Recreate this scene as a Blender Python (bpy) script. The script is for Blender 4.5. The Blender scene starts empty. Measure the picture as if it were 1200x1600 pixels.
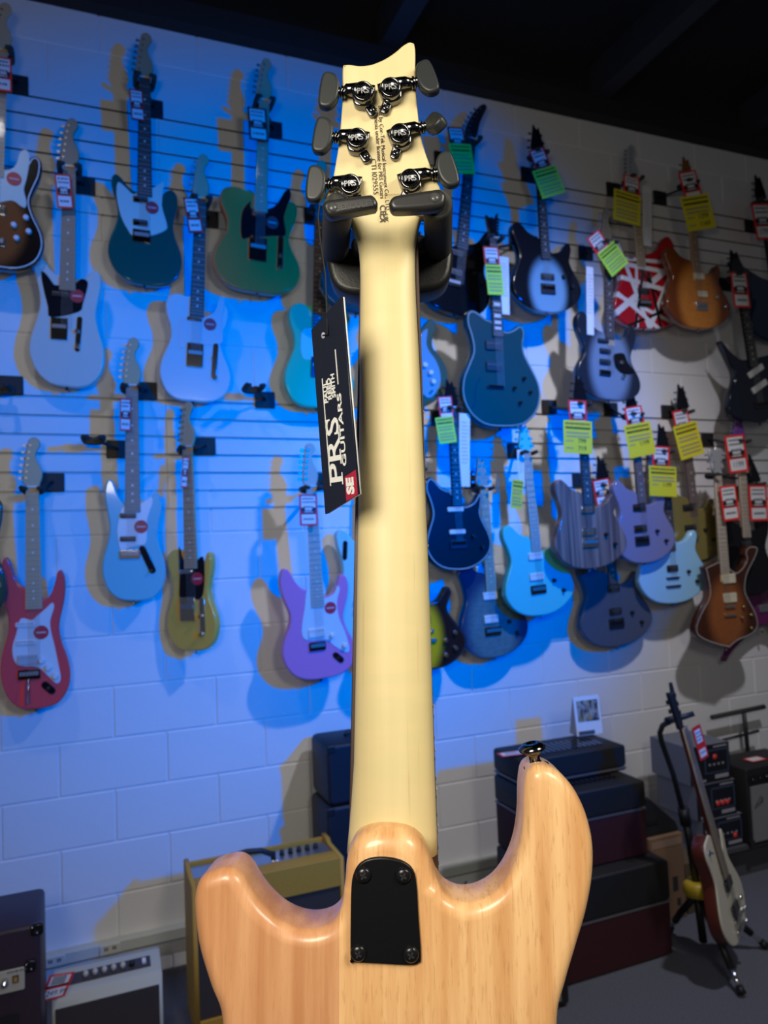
import bpy, math, random
from mathutils import Vector, Matrix
from mathutils.geometry import tessellate_polygon
random.seed(4)
sc = bpy.context.scene
COL = sc.collection
PI = math.pi

# ------------------------------------------------------------------ camera
# world: X runs along the slatted wall, Y towards it, Z up from the carpet; metres
H = 1.65                       # lens height
D = 3.185                      # distance from lens to the wall face
YAW, PIT, ROL, FPX = 0.381, 0.0514, -0.0412, 1150.0
_f = Vector((math.sin(YAW)*math.cos(PIT), math.cos(YAW)*math.cos(PIT), math.sin(PIT)))
_r0 = Vector((math.cos(YAW), -math.sin(YAW), 0))
_u0 = _r0.cross(_f)
CR = _r0*math.cos(ROL) + _u0*math.sin(ROL)
CU = -_r0*math.sin(ROL) + _u0*math.cos(ROL)
CF = _f
CAM = Vector((0, 0, H))
cd = bpy.data.cameras.new('camera'); cam = bpy.data.objects.new('camera', cd); COL.objects.link(cam)
cam.matrix_world = Matrix(((CR.x, CU.x, -CF.x, 0), (CR.y, CU.y, -CF.y, 0), (CR.z, CU.z, -CF.z, H), (0, 0, 0, 1)))
cd.sensor_fit = 'VERTICAL'; cd.sensor_height = 36; cd.lens = FPX/1600*36
cd.clip_start = .02
cd.dof.use_dof = True; cd.dof.focus_distance = .53; cd.dof.aperture_fstop = 11.5
sc.camera = cam

# ------------------------------------------------------------------ light and exposure
vs = sc.view_settings
vs.view_transform = 'Standard'; vs.look = 'None'; vs.exposure = 0; vs.gamma = 1
try: vs.use_curve_mapping = False
except Exception: pass
w = bpy.data.worlds.new('room_air'); sc.world = w; w.use_nodes = True
w.node_tree.nodes['Background'].inputs[0].default_value = (.75, .8, 1, 1)
w.node_tree.nodes['Background'].inputs[1].default_value = .055

def lamp(name, typ, loc, aim, energy, color=(1, 1, 1), size=.1, cone=None, blend=.5, size_y=None):
    l = bpy.data.lights.new(name, typ); l.energy = energy; l.color = color
    if typ == 'AREA':
        l.size = size
        if size_y: l.shape = 'RECTANGLE'; l.size_y = size_y
    else: l.shadow_soft_size = size
    if cone: l.spot_size = math.radians(cone); l.spot_blend = blend
    o = bpy.data.objects.new(name, l); COL.objects.link(o)
    o.location = loc; o.rotation_euler = (Vector(aim)-Vector(loc)).to_track_quat('-Z', 'Y').to_euler()
    return o
# blue stage spot to the right, about level with the upper guitars.  A 475 nm LED lies outside the
# Rec.709 gamut, so its colour written in scene-linear Rec.709 has a red component below zero.
blue = lamp('blue_led_spot', 'SPOT', (2.6, -1.0, H+.95), (.96, D, H+.38), 990, size=.11, cone=58, blend=1.0)
blue.data.use_nodes = True
_nt = blue.data.node_tree; _cx = _nt.nodes.new('ShaderNodeCombineXYZ')
for _i, _v in enumerate((-.18, .066, 1.0)): _cx.inputs[_i].default_value = _v
_nt.links.new(_cx.outputs[0], _nt.nodes['Emission'].inputs['Color'])
# ceiling track spots that wash down the wall
lamp('track_spot_right', 'SPOT', (2.2, D-2.1, H+2.2), (2.15, D, H-.8), 150, (1, .99, 1.10), .07, 86, .95)
lamp('track_spot_middle', 'SPOT', (.95, D-1.6, H+2.2), (.95, D, H-.55), 5, (1, .94, .97), .05, 100, .9)
lamp('track_spot_left', 'SPOT', (-.45, D-1.6, H+2.2), (-.45, D, H-.55), 17, (1, .94, .95), .05, 100, .9)
# warm softbox beside the photographer, on the instrument in front
lamp('softbox', 'AREA', (-.37, -.14, H+.34), (.2, .5, H-.05), 10.2, (1, .92, .76), .36)
lamp('shop_light', 'AREA', (.80, -.55, H+.75), (.26, .5, H-.10), 13.8, (1, .95, .80), .45)

# ------------------------------------------------------------------ helpers
def dirpx(x, y): return CF + CR*((x-600)/FPX) - CU*((y-800)/FPX)
def at(x, y, Y):
    d = dirpx(x, y); return CAM + d*(Y/d.y)
def atz(x, y, Z):
    d = dirpx(x, y); return CAM + d*((Z-H)/d.z)

MATS = {}
def mat(name, col, rough=.5, metal=0, coat=0, bump=0, bscale=200, vary=0, vscale=8, spec=.5):
    if name in MATS: return MATS[name]
    m = bpy.data.materials.new(name); m.use_nodes = True; nt = m.node_tree; b = nt.nodes['Principled BSDF']
    b.inputs['Base Color'].default_value = (*col, 1); b.inputs['Roughness'].default_value = rough
    b.inputs['Metallic'].default_value = metal; b.inputs['Coat Weight'].default_value = coat
    b.inputs['Coat Roughness'].default_value = .06; b.inputs['Specular IOR Level'].default_value = spec
    tc = nt.nodes.new('ShaderNodeTexCoord')
    if vary:
        n = nt.nodes.new('ShaderNodeTexNoise'); n.inputs['Scale'].default_value = vscale; n.inputs['Detail'].default_value = 5
        nt.links.new(tc.outputs['Object'], n.inputs['Vector'])
        mx = nt.nodes.new('ShaderNodeMix'); mx.data_type = 'RGBA'
        mx.inputs[6].default_value = (*[max(0, c*(1-vary)) for c in col], 1); mx.inputs[7].default_value = (*[min(1, c*(1+vary)) for c in col], 1)
        nt.links.new(n.outputs[0], mx.inputs[0]); nt.links.new(mx.outputs[2], b.inputs['Base Color'])
    if bump:
        n = nt.nodes.new('ShaderNodeTexNoise'); n.inputs['Scale'].default_value = bscale; n.inputs['Detail'].default_value = 3
        nt.links.new(tc.outputs['Object'], n.inputs['Vector'])
        bp = nt.nodes.new('ShaderNodeBump'); bp.inputs['Strength'].default_value = bump; bp.inputs['Distance'].default_value = .002
        nt.links.new(n.outputs[0], bp.inputs['Height']); nt.links.new(bp.outputs[0], b.inputs['Normal'])
    MATS[name] = m
    return m

class NB:
    """small node-building helper"""
    def __init__(s, m): s.nt = m.node_tree; s.b = s.nt.nodes['Principled BSDF']
    def n(s, t, **k):
        o = s.nt.nodes.new(t)
        for a, v in k.items(): setattr(o, a, v)
        return o
    def l(s, a, b): s.nt.links.new(a, b)
    def math(s, op, a, b=None, c=None):
        o = s.n('ShaderNodeMath', operation=op)
        for i, v in enumerate((a, b, c)):
            if v is None: continue
            if isinstance(v, (int, float)): o.inputs[i].default_value = v
            else: s.l(v, o.inputs[i])
        return o.outputs[0]
    def mix(s, f, a, b):
        o = s.n('ShaderNodeMix', data_type='RGBA')
        for i, v in ((0, f), (6, a), (7, b)):
            if isinstance(v, (int, float)): o.inputs[i].default_value = v
            elif isinstance(v, tuple): o.inputs[i].default_value = (*v, 1)
            else: s.l(v, o.inputs[i])
        return o.outputs[2]
    def ramp(s, f, lo, hi):
        o = s.n('ShaderNodeMapRange'); o.interpolation_type = 'SMOOTHSTEP'
        o.inputs[1].default_value = lo; o.inputs[2].default_value = hi; s.l(f, o.inputs[0]); return o.outputs[0]
    def noise(s, scale, detail=4, rough=.5, src='Object', seed=None):
        tc = s.n('ShaderNodeTexCoord'); mp = s.n('ShaderNodeMapping'); mp.inputs['Scale'].default_value = scale
        if seed: mp.inputs['Location'].default_value = seed
        s.l(tc.outputs[src], mp.inputs[0]); nz = s.n('ShaderNodeTexNoise'); nz.inputs['Scale'].default_value = 1
        nz.inputs['Detail'].default_value = detail; nz.inputs['Roughness'].default_value = rough
        s.l(mp.outputs[0], nz.inputs['Vector']); return nz.outputs[0]
    def xyz(s):
        tc = s.n('ShaderNodeTexCoord'); sp = s.n('ShaderNodeSeparateXYZ'); s.l(tc.outputs['Object'], sp.inputs[0]); return sp.outputs

def burst(name, mid, edge, cx=0, cz=.14, rx=.15, rz=.2, lo=.55, hi=1.0, figure=0, coat=.8):
    """a sunburst finish: the pale middle and dark rim are the paint itself"""
    m = mat(name, mid, .25, 0, coat, spec=.15); q = NB(m); X = q.xyz()
    a = q.math('DIVIDE', q.math('SUBTRACT', X[0], cx), rx); b = q.math('DIVIDE', q.math('SUBTRACT', X[2], cz), rz)
    r = q.math('SQRT', q.math('ADD', q.math('MULTIPLY', a, a), q.math('MULTIPLY', b, b)))
    base = mid
    if figure: base = q.mix(q.noise((30, 30, 55), 3), tuple(c*(1-figure) for c in mid), tuple(min(1, c*(1+figure)) for c in mid))
    q.l(q.mix(q.ramp(r, lo, hi), base, edge), q.b.inputs['Base Color'])
    return m

class MB:
    def __init__(s): s.v, s.f, s.m, s.s = [], [], [], []
    def add(s, vs, fs, mi=0, smooth=False, M=None):
        k = len(s.v)
        s.v += [tuple(M @ Vector(p)) if M else tuple(p) for p in vs]
        s.f += [tuple(i+k for i in f) for f in fs]; s.m += [mi]*len(fs); s.s += [smooth]*len(fs)
        return s
    def box(s, c, size, mi=0, M=None, bev=0):
        x, y, z = (a/2 for a in size); cx, cy, cz = c
        if bev:
            pts = rrect(size[0], size[2], bev, 2)
            return s.prism([(cx+a, cz+b) for a, b in pts], cy-y, cy+y, min(bev*.6, y*.8), mi, M, steps=2)
        vs = [(cx+a*x, cy+b*y, cz+d*z) for a in (-1, 1) for b in (-1, 1) for d in (-1, 1)]
        return s.add(vs, [(0, 1, 3, 2), (4, 6, 7, 5), (0, 4, 5, 1), (2, 3, 7, 6), (0, 2, 6, 4), (1, 5, 7, 3)], mi, False, M)
    def prism(s, pts, y0, y1, bev=0, mi=0, M=None, steps=3, backbev=None, smooth=True):
        """outline in (x, z), extruded along y from y0 to y1, rims rounded by bev"""
        n = len(pts)
        area = sum(pts[i][0]*pts[(i+1) % n][1]-pts[(i+1) % n][0]*pts[i][1] for i in range(n))
        if area < 0: pts = pts[::-1]
        nr = []
        for i in range(n):
            a, b, c = Vector(pts[i-1]), Vector(pts[i]), Vector(pts[(i+1) % n])
            e1 = (b-a); e2 = (c-b)
            e1 = e1.normalized() if e1.length > 1e-9 else e2.normalized(); e2 = e2.normalized() if e2.length > 1e-9 else e1
            t = (e1+e2); t = t.normalized() if t.length > 1e-6 else e1
            nn = Vector((t.y, -t.x)); k = 1/max(.5, nn.dot(Vector((e1.y, -e1.x)))); nr.append(nn*k)
        if not callable(bev): bb = bev; bev = (lambda x, z: bb)
        rr = [bev(*p) for p in pts]; mx = max(rr)
        rb = rr if backbev is None else [backbev]*n
        rings = []
        if mx > 0:
            rings.append((y0, [r+min(.0006, r*.3) for r in rr], 0))
            for k in range(steps+1):
                t = k/steps*PI/2
                rings.append((None, [r*(1-math.sin(t)) for r in rr], t))
            for k in range(steps+1):
                t = PI/2-k/steps*PI/2
                rings.append((-1, [r*(1-math.sin(t)) for r in rb], t))
            rings.append((y1, [r+min(.0006, r*.3) for r in rb], 0))
        else: rings = [(y0, [0]*n, 0), (y1, [0]*n, 0)]
        vs = []
        for y, ins, t in rings:
            for i in range(n):
                if y is None: yy = y0 + rr[i]*(1-math.cos(t))
                elif y == -1: yy = y1 - rb[i]*(1-math.cos(t))
                else: yy = y
                vs.append((pts[i][0]-nr[i].x*ins[i], yy, pts[i][1]-nr[i].y*ins[i]))
        R = len(rings); fs = []
        for r in range(R-1):
            for i in range(n):
                j = (i+1) % n
                fs.append((r*n+i, (r+1)*n+i, (r+1)*n+j, r*n+j))
        k = len(s.v)
        s.add(vs, fs, mi, smooth, M)
        base = (R-1)*n
        for ring, flip in ((0, False), (base, True)):
            tri = tessellate_polygon([[Vector((vs[ring+i][0], vs[ring+i][2], 0)) for i in range(n)]])
            for t in tri:
                a, b, c = t
                p, q_, r_ = (Vector((vs[ring+i][0], vs[ring+i][2])) for i in (a, b, c))
                ccw = (q_-p).cross(r_-p) > 0
                if ccw == flip: a, c = c, a
                s.f.append((k+ring+a, k+ring+b, k+ring+c)); s.m.append(mi); s.s.append(smooth and mx > 0)
        return s
    def tube(s, path, rad, n=8, mi=0, M=None, cap=True):
        path = [Vector(p) for p in path]; vs, fs = [], []
        rads = rad if isinstance(rad, (list, tuple)) else [rad]*len(path)
        t = (path[1]-path[0]).normalized()
        a = t.orthogonal().normalized()
        for i, p in enumerate(path):
            t = (path[min(i+1, len(path)-1)]-path[max(i-1, 0)]).normalized()
            a = (a - t*a.dot(t)).normalized(); b = t.cross(a)
            for k in range(n):
                q = 2*PI*k/n; vs.append(p + (a*math.cos(q)+b*math.sin(q))*rads[i])
        for i in range(len(path)-1):
            for k in range(n):
                j = (k+1) % n; fs.append((i*n+k, i*n+j, (i+1)*n+j, (i+1)*n+k))
        s.add(vs, fs, mi, True, M)
        if cap:
            k0 = len(s.v)-len(vs)
            s.f.append(tuple(k0+k for k in range(n))[::-1]); s.f.append(tuple(k0+(len(path)-1)*n+k for k in range(n)))
            s.m += [mi, mi]; s.s += [False, False]
        return s
    def lathe(s, prof, c=(0, 0, 0), axis=(0, 0, 1), n=20, mi=0, M=None, flat=False):
        ax = Vector(axis).normalized(); a = ax.orthogonal().normalized(); b = ax.cross(a); c = Vector(c); vs, fs = [], []
        for r, h in prof:
            for k in range(n):
                q = 2*PI*k/n; vs.append(c + ax*h + (a*math.cos(q)+b*math.sin(q))*r)
        for i in range(len(prof)-1):
            for k in range(n):
                j = (k+1) % n; fs.append((i*n+k, i*n+j, (i+1)*n+j, (i+1)*n+k))
        s.add(vs, fs, mi, not flat, M)
        k0 = len(s.v)-len(vs)
        s.f.append(tuple(k0+k for k in range(n))[::-1]); s.f.append(tuple(k0+(len(prof)-1)*n+k for k in range(n)))
        s.m += [mi, mi]; s.s += [False, False]
        return s
    def text(s, body, size, M, mi=0, ext=.0003, bold=0):
        vs, fs = text_mesh(body, size, ext, bold); return s.add(vs, fs, mi, False, M)
    def build(s, name, mats, parent=None):
        me = bpy.data.meshes.new(name); me.from_pydata(s.v, [], s.f); me.update()
        for m in (mats if isinstance(mats, (list, tuple)) else [mats]): me.materials.append(m)
        me.polygons.foreach_set('material_index', s.m); me.polygons.foreach_set('use_smooth', s.s)
        return link(name, me, parent)
def link(name, me, parent=None):
    o = bpy.data.objects.new(name, me); COL.objects.link(o)
    if parent: o.parent = parent
    return o
_TX = {}
def text_mesh(body, size, ext, bold):
    """letters lying in local x (reading direction) / y (up), thickness along z"""
    k = (body, size, ext, bold)
    if k not in _TX:
        c = bpy.data.curves.new('lettering', 'FONT'); c.body = body; c.size = size; c.extrude = ext; c.offset = bold
        c.align_x = 'CENTER'; c.align_y = 'CENTER'; c.resolution_u = 3
        o = bpy.data.objects.new('lettering', c); COL.objects.link(o)
        me = bpy.data.meshes.new_from_object(o.evaluated_get(bpy.context.evaluated_depsgraph_get()))
        _TX[k] = ([v.co.copy() for v in me.vertices], [tuple(p.vertices) for p in me.polygons])
        bpy.data.objects.remove(o); bpy.data.curves.remove(c); bpy.data.meshes.remove(me)
    return _TX[k]
def rrect(w, h, r, k=3):
    r = min(r, w/2*.99, h/2*.99); out = []
    for cx, cy, a0 in ((w/2-r, h/2-r, 0), (-w/2+r, h/2-r, 90), (-w/2+r, -h/2+r, 180), (w/2-r, -h/2+r, 270)):
        for i in range(k+1):
            a = math.radians(a0+90*i/k); out.append((cx+r*math.cos(a), cy+r*math.sin(a)))
    return out
def spline(pts, k=5, sharp=()):
    n = len(pts); out = []
    for i in range(n):
        p0, p1, p2, p3 = (Vector(pts[(i+j) % n]) for j in (-1, 0, 1, 2))
        if i in sharp: p0 = p1
        if (i+1) % n in sharp: p3 = p2
        for j in range(k):
            t = j/k
            q = .5*((2*p1)+(-p0+p2)*t+(2*p0-5*p1+4*p2-p3)*t*t+(-p0+3*p1-3*p2+p3)*t**3)
            out.append((q.x, q.y))
    return out
def thing(name, label, cat, loc=(0, 0, 0), M=None, group=None):
    o = bpy.data.objects.new(name, None); COL.objects.link(o); o.empty_display_size = .02
    if M is not None: o.matrix_world = M
    else: o.location = loc
    return tag(o, label, cat, group)
def tag(o, label, cat, group=None):
    o['label'] = label; o['category'] = cat
    if group: o['group'] = group
    return o
def stuff(o): o['kind'] = 'stuff'; return o
def struct(o): o['kind'] = 'structure'; return o
def Rz(a): return Matrix.Rotation(a, 4, 'Z')
def Ry(a): return Matrix.Rotation(a, 4, 'Y')
def Rx(a): return Matrix.Rotation(a, 4, 'X')
T = Matrix.Translation
# letters written on a face that looks towards -y: x stays, text-up becomes z
UP = Rx(PI/2)

# ------------------------------------------------------------------ materials
white_paint = mat('white_wall_paint', (.80, .79, .78), .65, bump=.25, bscale=60, vary=.04, vscale=5)
slat_paint = mat('white_slat_paint', (.80, .79, .78), .5, bump=.08, bscale=30, vary=.03, vscale=3)
groove_m = mat('groove_fibreboard', (.03, .022, .010), .95, spec=.1)
carpet = mat('charcoal_carpet', (.115, .12, .15), .95, bump=.9, bscale=220, vary=.5, vscale=160)
ceil_m = mat('black_ceiling', (.012, .012, .015), .9, vary=.4, vscale=3)
beam_m = mat('dark_beam', (.03, .032, .042), .7, vary=.3)
ledge_m = mat('dark_ledge', (.02, .018, .018), .8)
blackp = mat('black_plastic', (.012, .012, .013), .45)
blackg = mat('black_gloss', (.008, .008, .01), .12, coat=.5, spec=.2)
foam = mat('black_foam', (.04, .04, .038), .85, bump=.2, bscale=500)
rubber = mat('black_rubber', (.014, .014, .015), .5, bump=.1, bscale=700)
chrome = mat('chrome', (.75, .75, .76), .14, 1)
dkchrome = mat('black_chrome', (.16, .16, .165), .13, 1)
gold = mat('gold_plating', (.8, .6, .25), .2, 1)
maple = mat('maple_wood', (.58, .42, .24), .4, coat=.3, vary=.12, vscale=6)
rosewood = mat('rosewood', (.07, .04, .028), .5, vary=.3, vscale=30)
ebony = mat('ebony', (.02, .018, .018), .5, spec=.2)
whitep = mat('white_plastic', (.78, .78, .76), .3)
creamp = mat('cream_plastic', (.75, .68, .5), .35)
mintp = mat('mint_pickguard', (.62, .72, .62), .3)
redp = mat('red_card', (.85, .03, .02), .5)
cardw = mat('white_card', (.8, .8, .8), .6)
inkm = mat('black_ink', (.015, .015, .02), .6)
grayink = mat('gray_ink', (.2, .2, .23), .6)
stickr = mat('red_sticker', (.62, .03, .05), .4)
yelp = mat('yellow_card', (.82, .7, .02), .6)
grnp = mat('lime_card', (.45, .82, .06), .6)
steel = mat('fret_wire', (.32, .32, .32), .5, .7)
hangm = mat('hanger_black', (.012, .013, .016), .5)
platem = mat('hanger_plate', (.015, .014, .014), .6)

# ------------------------------------------------------------------ room shell
b = MB(); b.box((1.9, D+.113, 1.9), (7.4, .2, 4.3)); wall = struct(b.build('wall_back', white_paint))
X0w, X1w = -1.0, 5.2
Zg, Zh, SP = H+1.966, H+.740, .0762
def block_mesh():
    bw, bh, dp, cv = .4064-.006, .2032-.006, .016, .003
    vs = [(-bw/2, dp, -bh/2), (bw/2, dp, -bh/2), (bw/2, dp, bh/2), (-bw/2, dp, bh/2)]
    vs += [(-bw/2, cv, -bh/2), (bw/2, cv, -bh/2), (bw/2, cv, bh/2), (-bw/2, cv, bh/2)]
    vs += [(-bw/2+cv, 0, -bh/2+cv), (bw/2-cv, 0, -bh/2+cv), (bw/2-cv, 0, bh/2-cv), (-bw/2+cv, 0, bh/2-cv)]
    fs = []
    for r in (0, 4):
        for i in range(4): fs.append((r+i, r+(i+1) % 4, r+4+(i+1) % 4, r+4+i))
    fs.append((8, 9, 10, 11))
    me = bpy.data.meshes.new('block'); me.from_pydata(vs, [], fs); me.materials.append(white_paint); return me
bm_ = block_mesh()
Zm = H-.708
for r in range(-12, 20):
    zt = Zm + r*.2032
    if zt < .02 or zt-.2032 > H+2.31: continue
    if zt-.2032 > Zg-8*SP-.02 and zt < Zg+.02: continue           # fully behind the upper slat panel
    if zt-.2032 > Zh-7*SP and zt < Zh+.01: continue
    half = (r % 2) == 0
    # row r hangs below its top joint; alternate rows are offset half a block
    x = -.333 + (.2032 if half else 0) - 3*.4064
    while x < 4.35:
        if x+.4064 > -.62:
            o = link('block', bm_, wall); o.location = (x+.2032, D+.008+random.uniform(-.0008, .0008), zt-.1016)
        x += .4064
b = MB(); b.box((1.9, .3, -.05), (7.4, 6.6, .1)); struct(b.build('floor', carpet))
b = MB(); b.box((1.9, .3, H+2.62), (7.4, 6.6, .1)); cl = struct(b.build('ceiling', ceil_m))
for px, py in ((628, 40), (1005, 92), (1190, 195)):
    p = atz(px, py, H+2.40)
    b = MB(); b.box((p.x, .3, H+2.485), (.10, 5.7, .17)); b.build('beam', beam_m, cl)
b = MB(); b.box((1.9, D-.02, H+2.35), (7.4, .09, .10)); struct(b.build('trim_1', ledge_m))
# slatwall bands: separate boards with dark grooves between them
xs = at(249, 250, D).x
for n, (zt, k) in enumerate(((Zg, 8), (Zh, 8))):
    b = MB(); zb = zt-k*SP; b.box((2.1, D+.018, (zt+zb)/2+SP*.5-.004), (6.2, .008, zt-zb-SP+.01)); pan = struct(b.build('trim_%d' % (n+2), groove_m))
    seams = [X0w, xs, xs+2.44, X1w]
    for i in range(k-1):
        for a, c in zip(seams, seams[1:]):
            b = MB(); b.box(((a+c)/2, D+.009, zt-(i+.5)*SP), (c-a-.0012, .017, SP-.0100), 1); b.m[2] = 0; b.build('slat', [slat_paint, groove_m], pan)
# surface trunking low on the wall
b = MB()
def wl(px, py): p = at(px, py, D); return p.x, p.z
x1, z1 = wl(-40, 1523); x2, z2 = wl(287, 1462); x3, z3 = wl(400, 1448)
zc = wl(176, 1475)[1]
b.box(((x1+2.3)/2, D-.012, zc), (2.3-x1, .045, .042), bev=.004)
t4 = struct(b.build('trim_4', mat('grey_trunking', (.55, .57, .52), .5)))
for px, py in ((172, 1486), (85, 1500)):
    p = at(px, py, D-.04); b = MB(); b.box((p.x, D-.037, zc), (.075, .006, .038), bev=.004)
    o = b.build('socket', mat('socket_plate', (.6, .61, .56), .4), t4)
    b = MB()
    for dx in (-.018, .012): b.box((p.x+dx, D-.0405, zc+.004), (.004, .002, .012)); b.box((p.x+dx+.008, D-.0405, zc+.004), (.004, .002, .012))
    b.build('slot', blackp, o)

# ------------------------------------------------------------------ wall guitars
TPL = {}   # outline points (x, z) in mm, z up from body bottom, x from neck centre line; ends of the neck pocket given as 'heel'
TPL['strat'] = ([(0, 0), (-62, 4), (-118, 30), (-152, 80), (-160, 132), (-146, 180), (-124, 225), (-120, 270), (-136, 315), (-152, 365), (-154, 410), (-140, 445), (-122, 450), (-106, 430), (-88, 395), (-62, 368), (-34, 356), (-28, 345), (28, 335), (36, 326), (58, 326), (80, 342), (96, 372), (108, 402), (124, 408), (140, 390), (144, 352), (134, 305), (118, 262), (114, 228), (126, 188), (150, 145), (163, 98), (152, 52), (112, 15), (55, 1)], 340)
TPL['tele'] = ([(0, 0), (-80, 4), (-132, 34), (-160, 88), (-158, 140), (-136, 190), (-117, 235), (-120, 282), (-138, 325), (-144, 365), (-128, 398), (-92, 410), (-52, 405), (-28, 402), (28, 335), (46, 324), (74, 332), (92, 356), (106, 384), (124, 392), (142, 374), (140, 325), (122, 275), (113, 235), (128, 190), (155, 140), (162, 90), (140, 38), (85, 5)], 345)
TPL['offset'] = ([(10, 0), (-70, 8), (-130, 45), (-160, 100), (-155, 152), (-132, 205), (-118, 255), (-126, 305), (-142, 350), (-146, 385), (-128, 402), (-104, 392), (-78, 366), (-50, 350), (-28, 346), (28, 330), (50, 330), (75, 345), (98, 366), (124, 374), (147, 356), (150, 320), (138, 275), (130, 235), (140, 190), (163, 140), (170, 95), (155, 45), (112, 12), (60, 0)], 345)
TPL['mustang'] = ([(0, 0), (-70, 8), (-125, 42), (-152, 95), (-150, 150), (-126, 210), (-116, 260), (-128, 320), (-140, 375), (-132, 418), (-112, 432), (-92, 415), (-72, 375), (-45, 350), (-28, 344), (28, 335), (52, 328), (80, 345), (100, 372), (120, 385), (142, 368), (146, 322), (130, 270), (124, 232), (138, 185), (158, 135), (163, 90), (146, 42), (105, 10), (55, 0)], 345)
TPL['wolf'] = ([(0, 0), (-72, 10), (-125, 44), (-156, 100), (-154, 150), (-138, 200), (-119, 257), (-128, 315), (-144, 366), (-140, 405), (-118, 424), (-96, 412), (-72, 382), (-42, 366), (-28, 362), (28, 298), (46, 294), (74, 304), (92, 322), (106, 345), (120, 347), (128, 325), (123, 290), (116, 257), (130, 215), (152, 170), (164, 120), (150, 72), (112, 34), (60, 8)], 305)
TPL['semi'] = ([(0, 0), (-80, 8), (-140, 50), (-166, 110), (-160, 170), (-132, 225), (-112, 270), (-118, 320), (-132, 365), (-128, 402), (-104, 416), (-72, 404), (-45, 388), (-28, 385), (28, 352), (50, 352), (72, 362), (92, 374), (110, 366), (116, 340), (108, 305), (112, 270), (136, 225), (164, 170), (170, 115), (146, 55), (86, 10)], 365)
TPL['single'] = ([(0, 0), (-75, 5), (-130, 38), (-162, 95), (-158, 150), (-132, 205), (-112, 250), (-116, 305), (-128, 350), (-115, 392), (-72, 404), (-28, 400), (28, 300), (48, 296), (70, 312), (86, 342), (98, 366), (112, 362), (116, 335), (106, 300), (102, 262), (124, 215), (158, 152), (162, 95), (130, 38), (75, 5)], 310)
TPL['pointed'] = ([(0, 0), (-70, 20), (-120, 70), (-128, 130), (-108, 190), (-98, 240), (-120, 300), (-150, 370), (-172, 420), (-160, 432), (-110, 385), (-60, 345), (-30, 330), (30, 310), (70, 325), (110, 365), (140, 395), (150, 380), (130, 310), (108, 245), (115, 195), (140, 140), (146, 80), (110, 30), (55, 5)], 320)
HEAD = {}
HEAD['sixline'] = ([(-21, 0), (-33, 20), (-26, 90), (-17, 145), (-9, 170), (8, 178), (23, 168), (27, 150), (18, 134), (12, 116), (15, 95), (27, 70), (33, 45), (29, 22), (21, 0)], 178, 'L')
HEAD['peaked'] = ([(-21, 0), (-38, 16), (-40, 32), (-31, 75), (-24, 112), (-18, 146), (-8, 128), (4, 120), (12, 134), (18, 112), (26, 80), (38, 38), (38, 18), (21, 0)], 146, 'B')
HEAD['banana'] = ([(-20, 0), (-30, 18), (-24, 60), (0, 118), (30, 165), (52, 180), (64, 168), (52, 130), (36, 80), (30, 35), (20, 0)], 180, 'L')
HEAD['fork'] = ([(-20, 0), (-23, 28), (-32, 92), (-26, 102), (-12, 92), (2, 97), (12, 90), (26, 114), (34, 112), (26, 60), (24, 25), (20, 0)], 114, 'R')
HEAD['blade'] = ([(-20, 0), (-34, 20), (-31, 146), (-18, 148), (42, 20), (20, 0)], 150, 'R')
HEAD['hook'] = ([(-20, 0), (-42, 16), (-20, 90), (-2, 150), (12, 162), (20, 100), (38, 22), (20, 0)], 162, 'L')
HEAD['fan'] = ([(-20, 0), (-34, 22), (-34, 60), (-46, 92), (-36, 122), (-10, 112), (0, 130), (10, 112), (36, 122), (46, 92), (34, 60), (34, 22), (20, 0)], 130, 'B')

def hanger(name_pt, plate_pt, label, width=.058, group=None):
    """wall hanger: slat plate, bent arm, fork with two padded prongs; name_pt = middle of the fork"""
    P = Vector(plate_pt); N = Vector(name_pt)
    t = thing('guitar_hanger', label, 'hanger', P, group='black wall hangers on the slat wall')
    b = MB(); b.box((0, 0, 0), (.088, .012, .074), bev=.004); b.build('plate', platem, t)
    q = N-P
    b = MB(); b.tube([(0, -.006, 0), (q.x*.25, -.045, q.z*.3), (q.x*.8, q.y*.75, q.z-.004), (q.x, q.y+.042, q.z)], .0065, 8); b.build('arm', hangm, t)
    b = MB()
    b.prism([(q.x+x, q.z+z) for x, z in spline([(-width*.75, .004), (-width*.4, .016), (0, .012), (width*.4, .016), (width*.75, .004), (width*.5, -.016), (-width*.5, -.016)], 3)], q.y+.024, q.y+.046, .005); b.build('yoke', hangm, t)
    for s in (-1, 1):
        b = MB(); b.tube([(q.x+s*width*.6, q.y+.03, q.z), (q.x+s*width*.62, q.y-.01, q.z), (q.x+s*width*.62, q.y-.042, q.z+.003)], [.0095, .0105, .0095], 8)
        b.tube([(q.x+s*width*.62, q.y-.042, q.z+.003), (q.x+s*width*.3, q.y-.047, q.z)], [.009, .007], 8)
        b.build('prong', foam, t)
    return t

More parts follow.
